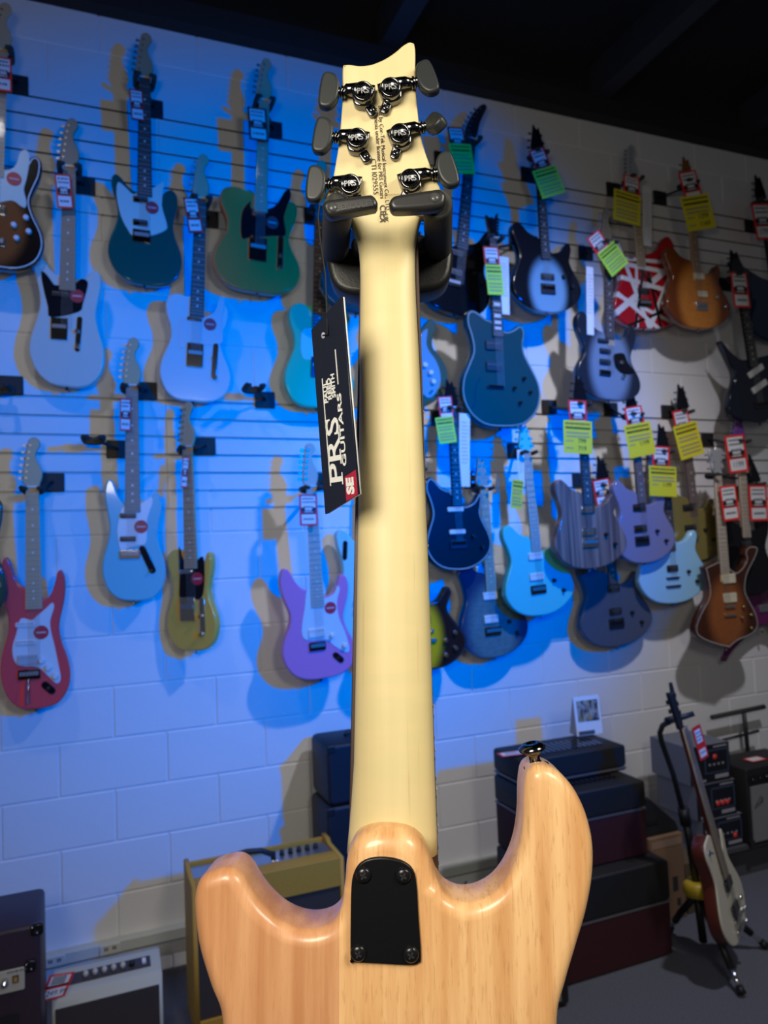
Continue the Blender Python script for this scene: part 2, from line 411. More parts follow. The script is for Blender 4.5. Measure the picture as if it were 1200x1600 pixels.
ALLG = {}
pegm = mat('satin_nickel', (.5, .5, .5), .42, 1)
def guitar(key, label, shape, body, head, bottom, bbox, off, hd='sixline', headm=None, fbm=None, neckm=None, yaw=0, guard=None, guardm=None,
           pk=(), bridge=(), knobs=(), sticker=None, plates=(), outline=None, inlay=None, edge=None, plate=None, hang=True, mirror=False, rim=None,
           nutw=.043, strings=6, fhole=None, jack=None, arm=None, heel=None, sharp=(), tilt=0):
    headm = headm or maple; neckm = neckm or maple; fbm = fbm or rosewood
    th = .042
    Yf = D-off-th                                   # front face of the body
    Pb, Ph = at(*bottom, Yf), at(*head, Yf)
    if tilt:
        Ph = at(*head, Yf-math.sin(tilt)*(Ph-Pb).length)
    roll = math.atan2(Ph.x-Pb.x, math.hypot(Ph.z-Pb.z, Ph.y-Pb.y))
    L = (Ph-Pb).length
    ca, sa = math.cos(roll), math.sin(roll)
    cy = math.cos(yaw)
    def lo(px, py):
        p = at(px, py, Yf)-Pb
        return ((p.x*ca-p.z*sa)/cy, p.x*sa+p.z*ca)
    g = thing('electric_guitar', label, 'guitar', M=T(Pb) @ Ry(roll) @ Rx(tilt) @ Rz(yaw), group='guitars hanging on the slat wall')
    # body ----
    if outline:
        pts = [lo(*p) for p in outline]; hz = lo(*heel)[1] if heel else .3
        ol = spline(pts, 4, sharp)
    else:
        tp, hz = TPL[shape]
        if mirror: tp = [(-x, z) for x, z in tp][::-1]
        x0, x1 = min(p[0] for p in tp), max(p[0] for p in tp); z1 = max(p[1] for p in tp)
        xm = (bbox[0]+bbox[1])/2
        k = lo(xm, bbox[3])
        a0 = lo(bbox[0], bottom[1]*.7+bbox[2]*.3)[0]; a1 = lo(bbox[1], bottom[1]*.7+bbox[2]*.3)[0]; zz = lo(xm, bbox[2])[1]
        pts = [(x*a0/x0 if x < 0 else x*a1/x1, z*zz/z1) for x, z in tp]; hz = hz*zz/z1
        ol = spline(pts, 3)
    front = MB(); front.prism(ol, 0, th, .006, steps=2); front.build('body', body, g)
    if rim:
        n = len(ol); R_ = MB(); w_ = .004
        vs = []; fs = []
        for i in range(n):
            a, c = Vector(ol[i-1]), Vector(ol[(i+1) % n]); t_ = (c-a).normalized(); nn = Vector((t_.y, -t_.x))
            area = 0
            for dd in (.0065, .0065+w_):
                p = Vector(ol[i]); vs.append((p.x, -.0008, p.y, nn.x, nn.y, dd))
        sgn = 1 if sum(ol[i][0]*ol[(i+1) % n][1]-ol[(i+1) % n][0]*ol[i][1] for i in range(n)) > 0 else -1
        vv = [(x-sgn*a*d_, y, z-sgn*c*d_) for x, y, z, a, c, d_ in vs]
        for i in range(n):
            j = (i+1) % n; fs.append((2*i, 2*j, 2*j+1, 2*i+1))
        R_.add(vv, fs); R_.build('binding', rim, g)
    # neck, fretboard, head ----
    hp, hl, side = HEAD[hd]
    s = L/.98
    hl = hl*.001*s; nz = L-hl
    nw, bw = nutw*s/2, (nutw+.013)*s/2
    fe = hz-.055
    if pk:
        ys = max(lo(p[0], p[1])[1]+p[3]*.0005 for p in pk)
        fe = max(fe, ys+.003) if fe < ys else fe
    b = MB(); b.add(*loft([(nw, nz, .003, .019), (bw*.97, hz+.01, .003, .023), (bw, hz-.05, .003, .02)])); b.build('neck', neckm, g)
    b = MB(); b.prism([(-nw, nz), (nw, nz), (bw, fe), (-bw, fe)], -.007, -.001, .001, steps=1); fb = b.build('fretboard', fbm, g)
    b = MB(); sl = (nz-fe)/.72
    for i in range(1, 22):
        z = nz-sl*(1-2**(-i/12))
        if z < fe+.003: break
        ww = nw+(bw-nw)*(nz-z)/(nz-fe); b.box((0, -.0075, z), (ww*1.96, .0012, .0022))
    b.box((0, -.008, nz), (nw*2, .004, .005), 1)
    for i in (3, 5, 7, 9, 12, 15, 17, 19):
        z = nz-sl*(1-2**(-(i-.5)/12))
        if z < fe+.01: break
        if inlay == 'block': b.box((0, -.0072, z), (nw*1.5, .001, sl*.022), 1)
        else: b.box((0, -.0072, z), (.007, .001, .007), 1)
    stuff(b.build('frets', [steel, whitep], fb))
    hpts = [(x*.001*s*(nutw/.043), nz+z*.001*s) for x, z in hp]
    b = MB(); b.prism(spline(hpts, 3, sharp=(0, len(hpts)-1)), -.003, .012, .0025, steps=1); hh = b.build('headstock', headm, g)
    b = MB(); xsL = [p for p in hpts]
    def edge_x(z, left):
        best = None
        n = len(hpts)
        for i in range(n):
            a, c = hpts[i], hpts[(i+1) % n]
            if (a[1]-z)*(c[1]-z) <= 0 and a[1] != c[1]:
                x = a[0]+(c[0]-a[0])*(z-a[1])/(c[1]-a[1])
                if best is None or (x < best if left else x > best): best = x
        return best or 0
    sides = {'L': [(-1, 6)], 'R': [(1, 6)], 'B': [(-1, 3), (1, 3)]}[side]
    for sg, n in sides:
        for i in range(n):
            z = nz+hl*(.17+(.66 if n == 6 else .52)*i/(n-1)); x = edge_x(z, sg < 0)
            b.lathe([(.004, 0), (.004, .004)], (x-sg*.011*s, -.003, z), (0, -1, 0), 8)
            b.tube([(x-sg*.006, .012, z), (x+sg*.006, .012, z)], .0025, 5)
            b.box((x+sg*.011, .012, z), (.011, .006, .009))
    stuff(b.build('tuning_pegs', pegm if headm is not blackg else dkchrome, g))
    # hardware ----
    if guard:
        gp = [lo(*p) for p in guard]; b = MB(); b.prism(spline(gp, 3), -.0022, .001, .0006, steps=1); b.build('pickguard', guardm or whitep, g)
    for p in pk:
        px, py, wmm, hmm, m_ = p[:5]; an = math.radians(p[5]) if len(p) > 5 else 0
        x, z = lo(px, py); M_ = T((x, 0, z)) @ Ry(an)
        b = MB(); b.box((0, -.003, 0), (wmm*.001, .010, hmm*.001), bev=min(.004, hmm*.0003), M=M_)
        o = b.build('pickup', m_, g)
        b = MB()
        for i in range(6): b.lathe([(.0022, 0), (.0022, .001)], (wmm*.001*(-.36+.144*i), -.008, hmm*.0002), (0, -1, 0), 6, M=M_)
        stuff(b.build('pole_pieces', steel if m_ is not whitep else dkchrome, o))
    for p in bridge:
        px, py, wmm, hmm, m_ = p[:5]
        x, z = lo(px, py); b = MB(); b.box((x, -.003, z), (wmm*.001, .008, hmm*.001), bev=.002)
        o = b.build('bridge', m_, g)
        b = MB()
        for i in range(6): b.box((x+wmm*.001*(-.36+.144*i), -.009, z+hmm*.0001), (wmm*.00012, .005, min(.014, hmm*.0007)))
        stuff(b.build('saddles', steel if m_ is not blackp else blackg, o))
    for p in plates:
        px, py, wmm, hmm, m_ = p[:5]; an = math.radians(p[5]) if len(p) > 5 else 0
        x, z = lo(px, py); b = MB(); b.box((0, -.001, 0), (wmm*.001, .005, hmm*.001), bev=min(wmm, hmm)*.00045, M=T((x, 0, z)) @ Ry(an)); b.build('control_plate', m_, g)
    for p in knobs:
        px, py, rmm, m_ = p[:4]; x, z = lo(px, py)
        b = MB(); b.lathe([(rmm*.0012, 0), (rmm*.0011, .004), (rmm*.00095, .012), (rmm*.0008, .014)], (x, -.002, z), (0, -1, 0), 14); b.build('knob', m_, g)
    if sticker:
        x, z = lo(*sticker[:2]); b = MB(); b.lathe([(.026, 0), (.026, .0006)], (x, -.003, z), (0, -1, 0), 20)
        b.box((x, -.0038, z), (.034, .0006, .006), 1); b.build('sticker', [stickr, mat('pale_print', (.7, .45, .45), .5)], g)
    if jack:
        x, z = lo(*jack[:2]); b = MB(); b.prism([(x+p*math.cos(.8)+q*math.sin(.8), z-p*math.sin(.8)+q*math.cos(.8)) for p, q in rrect(.060, .026, .013)], -.003, .001, .001, steps=1)
        b.lathe([(.006, 0), (.006, .004)], (x, -.003, z), (0, -1, 0), 10, 1); b.build('jack_plate', [blackg, chrome], g)
    if arm:
        x, z = lo(*arm[0]); x2_, z2_ = lo(*arm[1]); b = MB(); b.tube([(x, -.008, z), (x, -.03, z-.01), (x2_, -.035, z2_)], .003, 6); b.build('tremolo_arm', chrome, g)
    if fhole:
        q = [lo(*p) for p in fhole]; b = MB(); b.prism(spline(q, 3), -.0006, .002, 0); b.build('sound_hole', blackp, g)
    # strings + strap pin
    b = MB(); bz = lo(*bridge[0][:2])[1] if bridge else hz*.35
    for i in range(strings):
        a = (i/(strings-1)-.5); b.box((a*nw*1.6, -.0095, (nz+bz)/2), (.0008, .0008, nz-bz))
    stuff(b.build('strings', steel, g))
    b = MB(); b.lathe([(.006, 0), (.004, .006), (.007, .010), (.006, .013)], (0, th/2, 0), (0, 0, -1), 10); b.build('strap_button', dkchrome, g)
    ALLG[key] = dict(o=g, Yf=Yf, label=label, tilt=tilt, zb=Pb.z)
    if hang:
        Mg = T(Pb) @ Ry(roll) @ Rx(tilt) @ Rz(yaw)
        N = Mg @ Vector((0, .004, nz-.011))
        if plate: pp = at(plate[0], plate[1], D)
        else: pp = at(head[0]-40, lerp_y(head, bottom, hl/L), D)
        # plates hook into the nearest slat groove
        band = Zg if pp.z > H+1.2 else Zh
        i = max(0, min(6, round((band-pp.z)/SP-.5))); pp.z = band-(i+.5)*SP; pp.y = D-.0065
        hanger(N, pp, 'black wall hanger holding the '+HL(label), width=nutw*s*1.28)
    return g
def HL(label):
    for c in (' hanging', ' on the', ' at the', ' partly', ' mostly', ' beside', ' behind', ' hidden', ' half', ' just', ' lowest', ' of which', ' turned', ' below', ' cut off', ' above'): label = label.split(c)[0]
    if len(label.split()) > 10: label = label.rsplit(' and ', 1)[0]
    return label
def lerp_y(h, b_, t): return h[1]+(b_[1]-h[1])*t
def loft(st):
    """half-round neck: (half width, z, y of flat front, depth to back)"""
    vs, fs = [], []; n = 9
    for w_, z, y0, dp in st:
        for k in range(n):
            a = PI*k/(n-1); vs.append((-w_*math.cos(a), y0-.004+dp*math.sin(a)**.8, z))
    for i in range(len(st)-1):
        for k in range(n-1): fs.append((i*n+k, i*n+k+1, (i+1)*n+k+1, (i+1)*n+k))
        fs.append((i*n+n-1, i*n, (i+1)*n, (i+1)*n+n-1))
    fs.append(tuple(range(n))); fs.append(tuple((len(st)-1)*n+k for k in range(n))[::-1])
    return vs, fs

def sm(name, col, rough=.22, coat=.7, metal=0): return mat(name, col, rough, metal, coat, spec=.15)
bk = blackp
cream = sm('cream_finish', (.74, .70, .60)); pearl = sm('pale_white_finish', (.74, .76, .76))
G = guitar
G('a1', 'brown sunburst guitar with mint pickguard and four pale knobs at the picture edge', 'tele', burst('brown_burst', (.30, .085, .02), (.012, .006, .004), 0, .16, .14, .19, .6, .95), (6, 3), (-14, 418), (-84, 70, 228, 418), .11,
  guard=[(-30, 262), (-6, 268), (14, 270), (26, 262), (32, 245), (38, 240), (45, 243), (47, 258), (42, 285), (38, 300), (42, 318), (40, 327), (33, 325), (18, 316), (-20, 318)], guardm=mintp,
  pk=[(-6, 330, 70, 36, chrome)], bridge=[(-8, 378, 68, 34, chrome)], knobs=[(41, 343, 10, whitep), (22, 354, 10, whitep), (45, 364, 10, whitep), (26, 374, 10, whitep)], sticker=(23, 284), fbm=maple, rim=whitep, plate=(26, 135), tilt=.06)
G('a2', 'cream offset-body guitar with black pickguard and red sticker hanging on the upper slats', 'offset', cream, (110, 184), (103, 604), (45, 163, 408, 604), .05, headm=mat('brown_maple', (.42, .27, .15), .45, vary=.1), fbm=mat('brown_maple_board', (.40, .26, .15), .5, vary=.1),
  guard=[(65, 427), (72, 430), (82, 443), (87, 448), (106, 448), (117, 447), (127, 440), (136, 443), (137, 452), (130, 477), (123, 490), (80, 497), (75, 480), (67, 447)], guardm=blackg,
  pk=[(95, 462, 66, 22, bk)], bridge=[(93, 515, 60, 84, dkchrome)], plates=[(123, 524, 20, 140, dkchrome, 3)], knobs=[(121, 520, 9, chrome), (122, 543, 9, chrome)], sticker=(121, 466), plate=(131, 291), yaw=-.12, tilt=.06)
G('a3', 'dark green metallic offset guitar with pale mint pickguard hanging on the upper slats', 'offset', sm('dark_green_metallic', (.0, .12, .10), .28, .9, .35), (226, 50), (226, 444), (169, 284, 283, 444), .06, headm=mat('tan_maple', (.45, .29, .15), .45, vary=.1),
  guard=[(184, 289), (196, 297), (207, 307), (218, 304), (236, 299), (249, 291), (256, 291), (252, 323), (260, 352), (258, 362), (236, 370), (208, 370), (199, 360), (189, 341), (182, 310)], guardm=mintp,
  pk=[(219, 316, 58, 26, dkchrome), (219, 351, 58, 26, dkchrome)], bridge=[(221, 371, 68, 52, dkchrome)], sticker=(237, 328), plate=(238, 171), tilt=.06)
G('a4', 'pale white single-cutaway guitar with dark fretboard hanging under the upper slats', 'tele', pearl, (316, 240), (303, 627), (250, 361, 465, 627), .05,
  guard=[(280, 500), (293, 502), (313, 500), (333, 490), (343, 467), (350, 477), (345, 503), (347, 537), (320, 540), (293, 543), (280, 543)], guardm=mat('grey_white_guard', (.66, .68, .7), .3),
  pk=[(303, 501, 60, 16, dkchrome)], bridge=[(304, 556, 66, 98, dkchrome)], plates=[(335, 565, 22, 150, dkchrome, 2)], knobs=[(334, 561, 9, dkchrome), (335, 590, 9, dkchrome)], sticker=(327, 509), plate=(325, 345), tilt=.06)
G('a5', 'butterscotch single-cutaway guitar with black pickguard and maple neck hanging at the top', 'tele', sm('butterscotch', (.95, .24, .05)), (415, 90), (403, 456), (333, 468, 302, 456), .08, fbm=maple,
  guard=[(375, 348), (379, 329), (390, 318), (391, 329), (416, 330), (430, 323), (442, 304), (450, 301), (452, 312), (445, 331), (442, 345), (445, 370), (427, 371), (390, 373), (377, 374)], guardm=blackg,
  pk=[(403, 338, 60, 18, dkchrome)], bridge=[(402, 391, 76, 102, dkchrome)], plates=[(437, 397, 26, 150, dkchrome)], knobs=[(438, 401, 9, chrome), (437, 420, 9, chrome)], sticker=(424, 351), plate=(424, 158), tilt=.06)
G('a7', 'seafoam green single-cutaway guitar partly behind the black hang tag', 'tele', sm('seafoam', (.14, .66, .34)), (501, 250), (497, 637), (445, 552, 480, 637), .05,
  guard=[(470, 520), (485, 515), (506, 512), (530, 490), (540, 510), (538, 555), (500, 560), (472, 560)], guardm=whitep, pk=[(496, 520, 58, 16, dkchrome)], bridge=[(496, 575, 66, 90, dkchrome)], knobs=[(530, 570, 9, chrome), (530, 595, 9, chrome)], plate=(489, 345), tilt=.06)
G('a8', 'dark teal double-cutaway guitar mostly behind the padded hanger of the maple-neck guitar', 'wolf', sm('dark_teal', (.008, .07, .08)), (575, 105), (558, 489), (503, 612, 340, 489), .22, 'peaked', blackg, pk=[(560, 420, 66, 30, bk)], bridge=[(560, 445, 70, 40, bk)], plate=(580, 180))
G('a9', 'black guitar with a bent six-in-line headstock hanging just beyond the tuners', 'strat', blackg, (741, 157), (713, 490), (662, 768, 346, 490), .1, 'banana', mat('brown_black_head', (.03, .02, .02), .3, coat=.5), mirror=True, neckm=ebony, fbm=ebony,
  pk=[(712, 395, 80, 32, bk), (710, 425, 80, 32, bk)], bridge=[(708, 442, 80, 34, dkchrome)], knobs=[(740, 428, 9, bk), (755, 444, 9, bk)], plate=(690, 251))
G('a10', 'silver and black burst double-cutaway guitar with black hardware beside the ceiling edge', 'wolf', burst('silver_burst', (.22, .40, .52), (.01, .01, .012), .005, .115, .13, .19, .60, .98), (838, 195), (858, 488), (802, 908, 352, 488), .16, 'peaked', blackg, fbm=ebony, neckm=ebony,
  pk=[(855, 433, 76, 32, bk)], bridge=[(856, 452, 82, 52, bk)], knobs=[(880, 433, 10, bk), (893, 449, 10, bk)], plate=(824, 268))
G('a11', 'silver-blue burst guitar with white jack knob and black pickups beside the striped one', 'strat', burst('steel_burst', (.19, .25, .33), (.02, .025, .035), 0, .17, .15, .24, .6, 1.0), (947, 325), (955, 625), (902, 1001, 492, 625), .214, headm=mat('olive_brown_head', (.22, .16, .07), .4), neckm=maple, fbm=rosewood,
  guard=[(958, 556), (966, 552), (975, 553), (980, 565), (987, 575), (992, 583), (975, 585), (962, 575)], guardm=blackg, pk=[(942, 533, 66, 22, bk), (945, 549, 66, 26, bk), (945, 566, 66, 28, bk)], bridge=[(945, 583, 66, 30, bk)], knobs=[(970, 567, 10, chrome), (973, 589, 9, chrome)], plate=(914, 396))
def stripes():
    m = mat('red_black_white_stripes', (.45, .01, .02), .2, coat=.8); q = NB(m); X = q.xyz(); c = (.5, .01, .02)
    out = c
    for (a, d, w_, colr) in ((70, .02, .012, (.8, .8, .8)), (20, .10, .010, (.8, .8, .8)), (-35, .17, .016, (.8, .8, .8)), (95, -.06, .009, (.8, .8, .8)), (50, .20, .008, (.01, .01, .01)), (-60, -.02, .014, (.8, .8, .8)),
                             (-20, .05, .008, (.01, .01, .01)), (80, .10, .010, (.01, .01, .01)), (10, .24, .012, (.8, .8, .8)), (-75, .07, .009, (.01, .01, .01)), (35, .05, .011, (.8, .8, .8)), (5, .33, .012, (.8, .8, .8)), (-50, .31, .012, (.01, .01, .01)), (0, .37, .01, (.8, .8, .8))):
        an = math.radians(a)
        dd = q.math('ABSOLUTE', q.math('SUBTRACT', q.math('ADD', q.math('MULTIPLY', X[0], math.sin(an)), q.math('MULTIPLY', X[2], math.cos(an))), d))
        out = q.mix(q.math('LESS_THAN', dd, w_), out, colr)
    q.l(out, q.b.inputs['Base Color']); return m
G('a12', 'red guitar with criss-crossing black and white stripes', 'strat', stripes(), (985, 226), (1010, 513), (960, 1063, 366, 513), .09, neckm=maple, fbm=maple, headm=mat('grey_head', (.4, .42, .45), .35), mirror=True,
  pk=[(1005, 455, 76, 34, bk)], bridge=[(1008, 474, 78, 40, dkchrome)], plate=(957, 298))
G('a13', 'amber flame-top double-cutaway guitar with cream pickups', 'wolf', burst('amber_burst', (.55, .20, .035), (.16, .04, .008), 0, .15, .17, .25, .6, 1.0, .25), (1072, 245), (1096, 513), (1043, 1141, 390, 513), .17, 'peaked', mat('brown_figured_head', (.25, .1, .03), .3, coat=.6), fbm=mat('brown_maple_board2', (.42, .26, .16), .5, vary=.1),
  pk=[(1092, 432, 66, 34, creamp), (1097, 460, 66, 34, creamp)], bridge=[(1096, 479, 80, 44, chrome)], knobs=[(1118, 465, 9, chrome), (1131, 480, 9, chrome)], plate=(1030, 310))
G('a14', 'navy blue guitar cut off by the picture edge, behind the eight-string', 'pointed', sm('navy', (.012, .025, .07)), (1184, 273), (1225, 536), (1158, 1292, 405, 536), .06, 'peaked', blackg, neckm=ebony, fbm=ebony, pk=[(1218, 480, 70, 30, bk)], bridge=[(1222, 505, 80, 40, bk)], plate=(1171, 352))
G('a15', 'black eight-string guitar with two slanted pale pickups', None, sm('navy_black', (.01, .013, .022)), (1147, 390), (1192, 660), None, .16, 'peaked', blackg, neckm=ebony, fbm=ebony, nutw=.056, strings=8,
  outline=[(1127, 532), (1140, 547), (1150, 556), (1163, 562), (1195, 556), (1215, 548), (1235, 520), (1240, 530), (1232, 565), (1222, 590), (1226, 615), (1218, 640), (1192, 660), (1160, 656), (1141, 645), (1140, 620), (1148, 598), (1148, 580), (1138, 558)], heel=(1168, 560),
  pk=[(1180, 580, 128, 34, mat('pale_cover', (.62, .62, .58), .35), -22), (1186, 604, 128, 34, mat('pale_cover', (.62, .62, .58), .35), -22)], bridge=[(1190, 632, 100, 40, bk)], plate=(1131, 440))
G('a16', 'dark green semi-hollow guitar with an f-hole and four small knobs', 'semi', sm('dark_sea_green', (.012, .065, .07), .35, .5), (768, 333), (785, 668), (722, 845, 488, 668), .2, 'fork', blackg, neckm=ebony, fbm=ebony, inlay='block', rim=mat('grey_binding', (.35, .42, .42), .4),
  pk=[(771, 540, 88, 46, bk), (772, 573, 88, 46, bk)], bridge=[(774, 605, 90, 16, blackp)], knobs=[(818, 592, 8, dkchrome), (803, 607, 8, dkchrome), (828, 613, 8, dkchrome), (812, 630, 8, dkchrome)],
  fhole=[(748, 590), (751, 594), (746, 604), (744, 618), (744, 632), (741, 639), (737, 637), (741, 628), (741, 616), (742, 603)], plate=(806, 372))
G('a17', 'blue-topped guitar with olive edges and pale knobs half behind the maple neck', None, sm('olive_edge', (.075, .11, .06), .3), (640, 330), (640, 642), None, .13, 'fork', blackg, neckm=ebony, fbm=ebony,
  outline=[(640, 640), (661, 636), (678, 628), (690, 618), (697, 605), (700, 590), (698, 575), (690, 560), (681, 549), (676, 540), (677, 526), (682, 513), (680, 504), (674, 498), (668, 502), (660, 512), (650, 520), (626, 520), (618, 512), (610, 503), (604, 499), (598, 505), (597, 516), (601, 528), (601, 541), (596, 550), (588, 561), (580, 576), (578, 592), (582, 607), (590, 620), (604, 630), (620, 637)], heel=(640, 525),
  guard=[(640, 600), (668, 622), (682, 612), (688, 600), (687, 580), (680, 562), (670, 548), (666, 535), (668, 515), (662, 517), (652, 525), (626, 525), (612, 540), (600, 560), (592, 580), (592, 600), (612, 622)], guardm=sm('blue_silver_top', (.16, .36, .50), .3, .6), pk=[(640, 560, 70, 34, chrome)], bridge=[(640, 590, 70, 30, chrome)],
  knobs=[(663, 571, 12, whitep), (672, 583, 12, whitep), (676, 597, 12, whitep), (673, 612, 6, chrome)], plate=(620, 368))
G('a18', 'sky blue guitar with white pickguard and black control strip on the lower slats', 'mustang', sm('sky_blue', (.22, .58, .62)), (206, 527), (208, 939), (160, 258, 750, 939), .06, fbm=mat('grey_brown_board', (.30, .25, .2), .5, vary=.1),
  guard=[(191, 794), (200, 790), (210, 791), (228, 782), (236, 776), (237, 788), (229, 812), (229, 837), (226, 850), (216, 852), (200, 856), (188, 859), (183, 831), (187, 806)], pk=[(200, 806, 60, 20, bk), (200, 842, 60, 20, bk)], bridge=[(203, 866, 76, 32, chrome)], plates=[(230, 874, 26, 120, blackg, -24)], knobs=[(236, 891, 6, bk)], sticker=(220, 823), plate=(228, 611), yaw=-.1, tilt=.06)
G('a19', 'yellow butterscotch guitar turned edge-on on its hanger', 'tele', sm('yellow_butterscotch', (.85, .48, .08)), (291, 628), (303, 1017), (263, 334, 857, 1017), .07, fbm=maple, yaw=-.62,
  guard=[(281, 853), (282, 900), (283, 938), (300, 936), (314, 934), (318, 905), (316, 870), (304, 878), (290, 880)], guardm=blackg, pk=[(292, 893, 60, 16, chrome)], bridge=[(294, 952, 66, 96, chrome)], plates=[(315, 962, 24, 150, chrome)], knobs=[(314, 962, 9, chrome), (315, 990, 9, chrome)], sticker=(308, 904), plate=(320, 690))
sg = [(33, 966), (50, 968), (58, 962), (72, 950), (82, 941), (85, 948), (79, 968), (80, 985), (86, 1010), (92, 1040), (95, 1060), (88, 1067), (72, 1052), (58, 1041), (32, 1040), (22, 1030), (20, 1010), (26, 990)]
G('a20', 'coral red guitar with white pickguard, whammy bar and red sticker above the white amp', 'strat', sm('coral_red', (.95, .09, .09)), (50, 683), (55, 1108), (0, 110, 870, 1108), .06, fbm=maple, guard=sg, pk=[(40, 975, 66, 17, whitep), (41, 1003, 66, 17, whitep), (44, 1030, 72, 38, mat('grey_cover', (.5, .5, .5), .3))], bridge=[(46, 1053, 76, 36, dkchrome)], knobs=[(66, 1031, 11, whitep), (76, 1042, 11, whitep), (87, 1055, 11, whitep)], sticker=(65, 987), jack=(76, 1074), arm=((46, 1058), (46, 1096)), plate=(82, 750), yaw=-.06, tilt=.06)
G('a21', 'dark green guitar of which only the body edge shows beside the coral red one', 'tele', sm('forest_green', (.006, .07, .04)), (-40, 560), (-44, 968), (-98, 9, 772, 968), .15, pk=[(-42, 850, 60, 16, chrome)], bridge=[(-42, 900, 66, 90, chrome)], knobs=[(-2, 915, 9, chrome), (-2, 890, 9, chrome)], plate=(-30, 655))
sv = [(478, 921), (496, 923), (506, 935), (520, 926), (524, 915), (528, 920), (524, 940), (528, 965), (537, 985), (545, 1012), (540, 1019), (520, 1008), (508, 999), (478, 1000), (470, 985), (474, 950)]
G('a22', 'violet guitar with pale pickguard beside the maple neck', 'strat', sm('violet', (.70, .24, .50)), (482, 692), (503, 1061), (440, 555, 884, 1061), .11, fbm=mat('pale_maple_board', (.62, .52, .4), .45), headm=mat('pale_maple_head', (.6, .5, .38), .45), guard=sv, guardm=mat('pale_blue_guard', (.66, .76, .8), .3), pk=[(493, 988, 72, 40, whitep)], bridge=[(495, 1009, 72, 36, dkchrome)], knobs=[(517, 992, 10, whitep), (537, 1008, 10, whitep)], sticker=(514, 949), jack=(528, 1027), plate=(503, 760), tilt=.06)
G('a23', 'pale turquoise offset guitar hidden mostly behind the maple neck', 'offset', sm('pale_turquoise', (.36, .74, .72)), (582, 640), (583, 1010), (520, 645, 828, 1010), .05, pk=[(585, 905, 66, 22, whitep), (585, 945, 66, 22, whitep)], bridge=[(585, 965, 70, 30, chrome)], plates=[(539, 860, 22, 86, blackg, 2)], knobs=[(554, 941, 5, bk), (554, 955, 5, bk)], plate=(600, 710))
G('a24', 'black double-cutaway guitar with two white pickups', 'wolf', sm('matt_black', (.012, .014, .022), .35, .25), (703, 592), (720, 892), (665, 769, 745, 892), .18, 'peaked', blackg, neckm=ebony, fbm=ebony, rim=mat('pale_binding', (.5, .5, .5), .4), pk=[(711, 796, 80, 20, whitep), (714, 831, 80, 20, whitep)], bridge=[(716, 850, 84, 40, bk)], knobs=[(739, 838, 9, bk), (753, 855, 9, bk)], plate=(686, 660))
G('a25', 'quilted blue burst guitar with white pickups hanging low on the wall', 'wolf', burst('quilt_blue', (.10, .19, .20), (.015, .04, .10), 0, .15, .17, .25, .55, 1.0, .45), (752, 714), (775, 1028), (720, 826, 872, 1028), .07, 'peaked', mat('figured_grey_head', (.3, .32, .28), .35, vary=.3, vscale=60), fbm=maple, pk=[(765, 931, 74, 36, whitep), (767, 967, 74, 38, whitep)], bridge=[(770, 986, 84, 40, dkchrome)], knobs=[(795, 971, 9, bk), (808, 989, 9, bk)], plate=(738, 757))
G('a26', 'turquoise double-cutaway guitar with maple fretboard', 'wolf', sm('turquoise', (.08, .62, .62)), (818, 660), (848, 962), (790, 898, 816, 962), .15, 'peaked', sm('turquoise', (.08, .62, .62)), fbm=mat('pale_maple_board', (.62, .52, .4), .45), pk=[(836, 869, 76, 34, whitep), (838, 901, 76, 34, whitep)], bridge=[(841, 921, 84, 42, dkchrome)], knobs=[(865, 907, 9, bk), (880, 922, 9, bk)], plate=(804, 706))
G('a27', 'yellow burst single-cutaway guitar with silver knobs half behind the maple neck', 'single', burst('lemon_burst', (.85, .46, .01), (.025, .01, .008), 0, .14, .15, .22, .62, .98), (648, 690), (653, 1049), (578, 728, 905, 1049), .13, 'fork', blackg, rim=mat('dark_binding', (.05, .03, .03), .3), pk=[(660, 968, 74, 40, chrome), (658, 925, 74, 40, chrome)], bridge=[(664, 986, 84, 16, chrome), (667, 1001, 92, 18, chrome)], knobs=[(710, 988, 10, chrome), (695, 1000, 10, chrome), (711, 1012, 10, chrome), (696, 1023, 10, chrome)], plate=(628, 745))
def zebra():
    m = mat('striped_brown_wood', (.2, .15, .13), .45, coat=.2); q = NB(m)
    n = q.noise((46, 1, 1.2), 3, .5)
    q.l(q.mix(q.ramp(n, .35, .65), (.11, .06, .045), (.30, .19, .14)), q.b.inputs['Base Color']); return m
G('a28', 'brown striped-wood double-cutaway guitar with chrome pickups', 'wolf', zebra(), (904, 585), (925, 889), (868, 980, 748, 889), .24, 'peaked', blackg, neckm=mat('brown_neck', (.16, .1, .07), .5), pk=[(918, 796, 78, 36, chrome), (920, 831, 78, 36, chrome)], bridge=[(922, 848, 88, 44, chrome)], knobs=[(946, 835, 9, bk), (960, 850, 9, bk)], plate=(857, 636))
G('a29', 'charcoal grey double-cutaway guitar lowest on the wall', 'wolf', sm('charcoal_finish', (.085, .095, .12), .35, .4), (939, 712), (967, 1010), (908, 1020, 872, 1010), .06, 'peaked', blackg, neckm=mat('brown_neck', (.16, .1, .07), .5), pk=[(958, 919, 74, 34, dkchrome), (961, 955, 74, 34, dkchrome)], bridge=[(963, 974, 92, 52, bk)], knobs=[(987, 957, 9, bk), (1002, 972, 9, bk)], plate=(905, 760))
G('a30', 'lavender grey double-cutaway guitar with chrome pickups', 'wolf', sm('lavender_grey', (.24, .22, .33), .2, .9), (985, 605), (1012, 880), (963, 1056, 748, 880), .168, 'peaked', blackg, neckm=mat('brown_neck', (.16, .1, .07), .5), fbm=mat('brown_board', (.2, .13, .1), .5), pk=[(998, 793, 78, 36, dkchrome), (1000, 826, 78, 36, dkchrome)], bridge=[(1003, 845, 88, 48, bk)], knobs=[(1026, 830, 9, bk), (1040, 845, 9, bk)], plate=(953, 639))
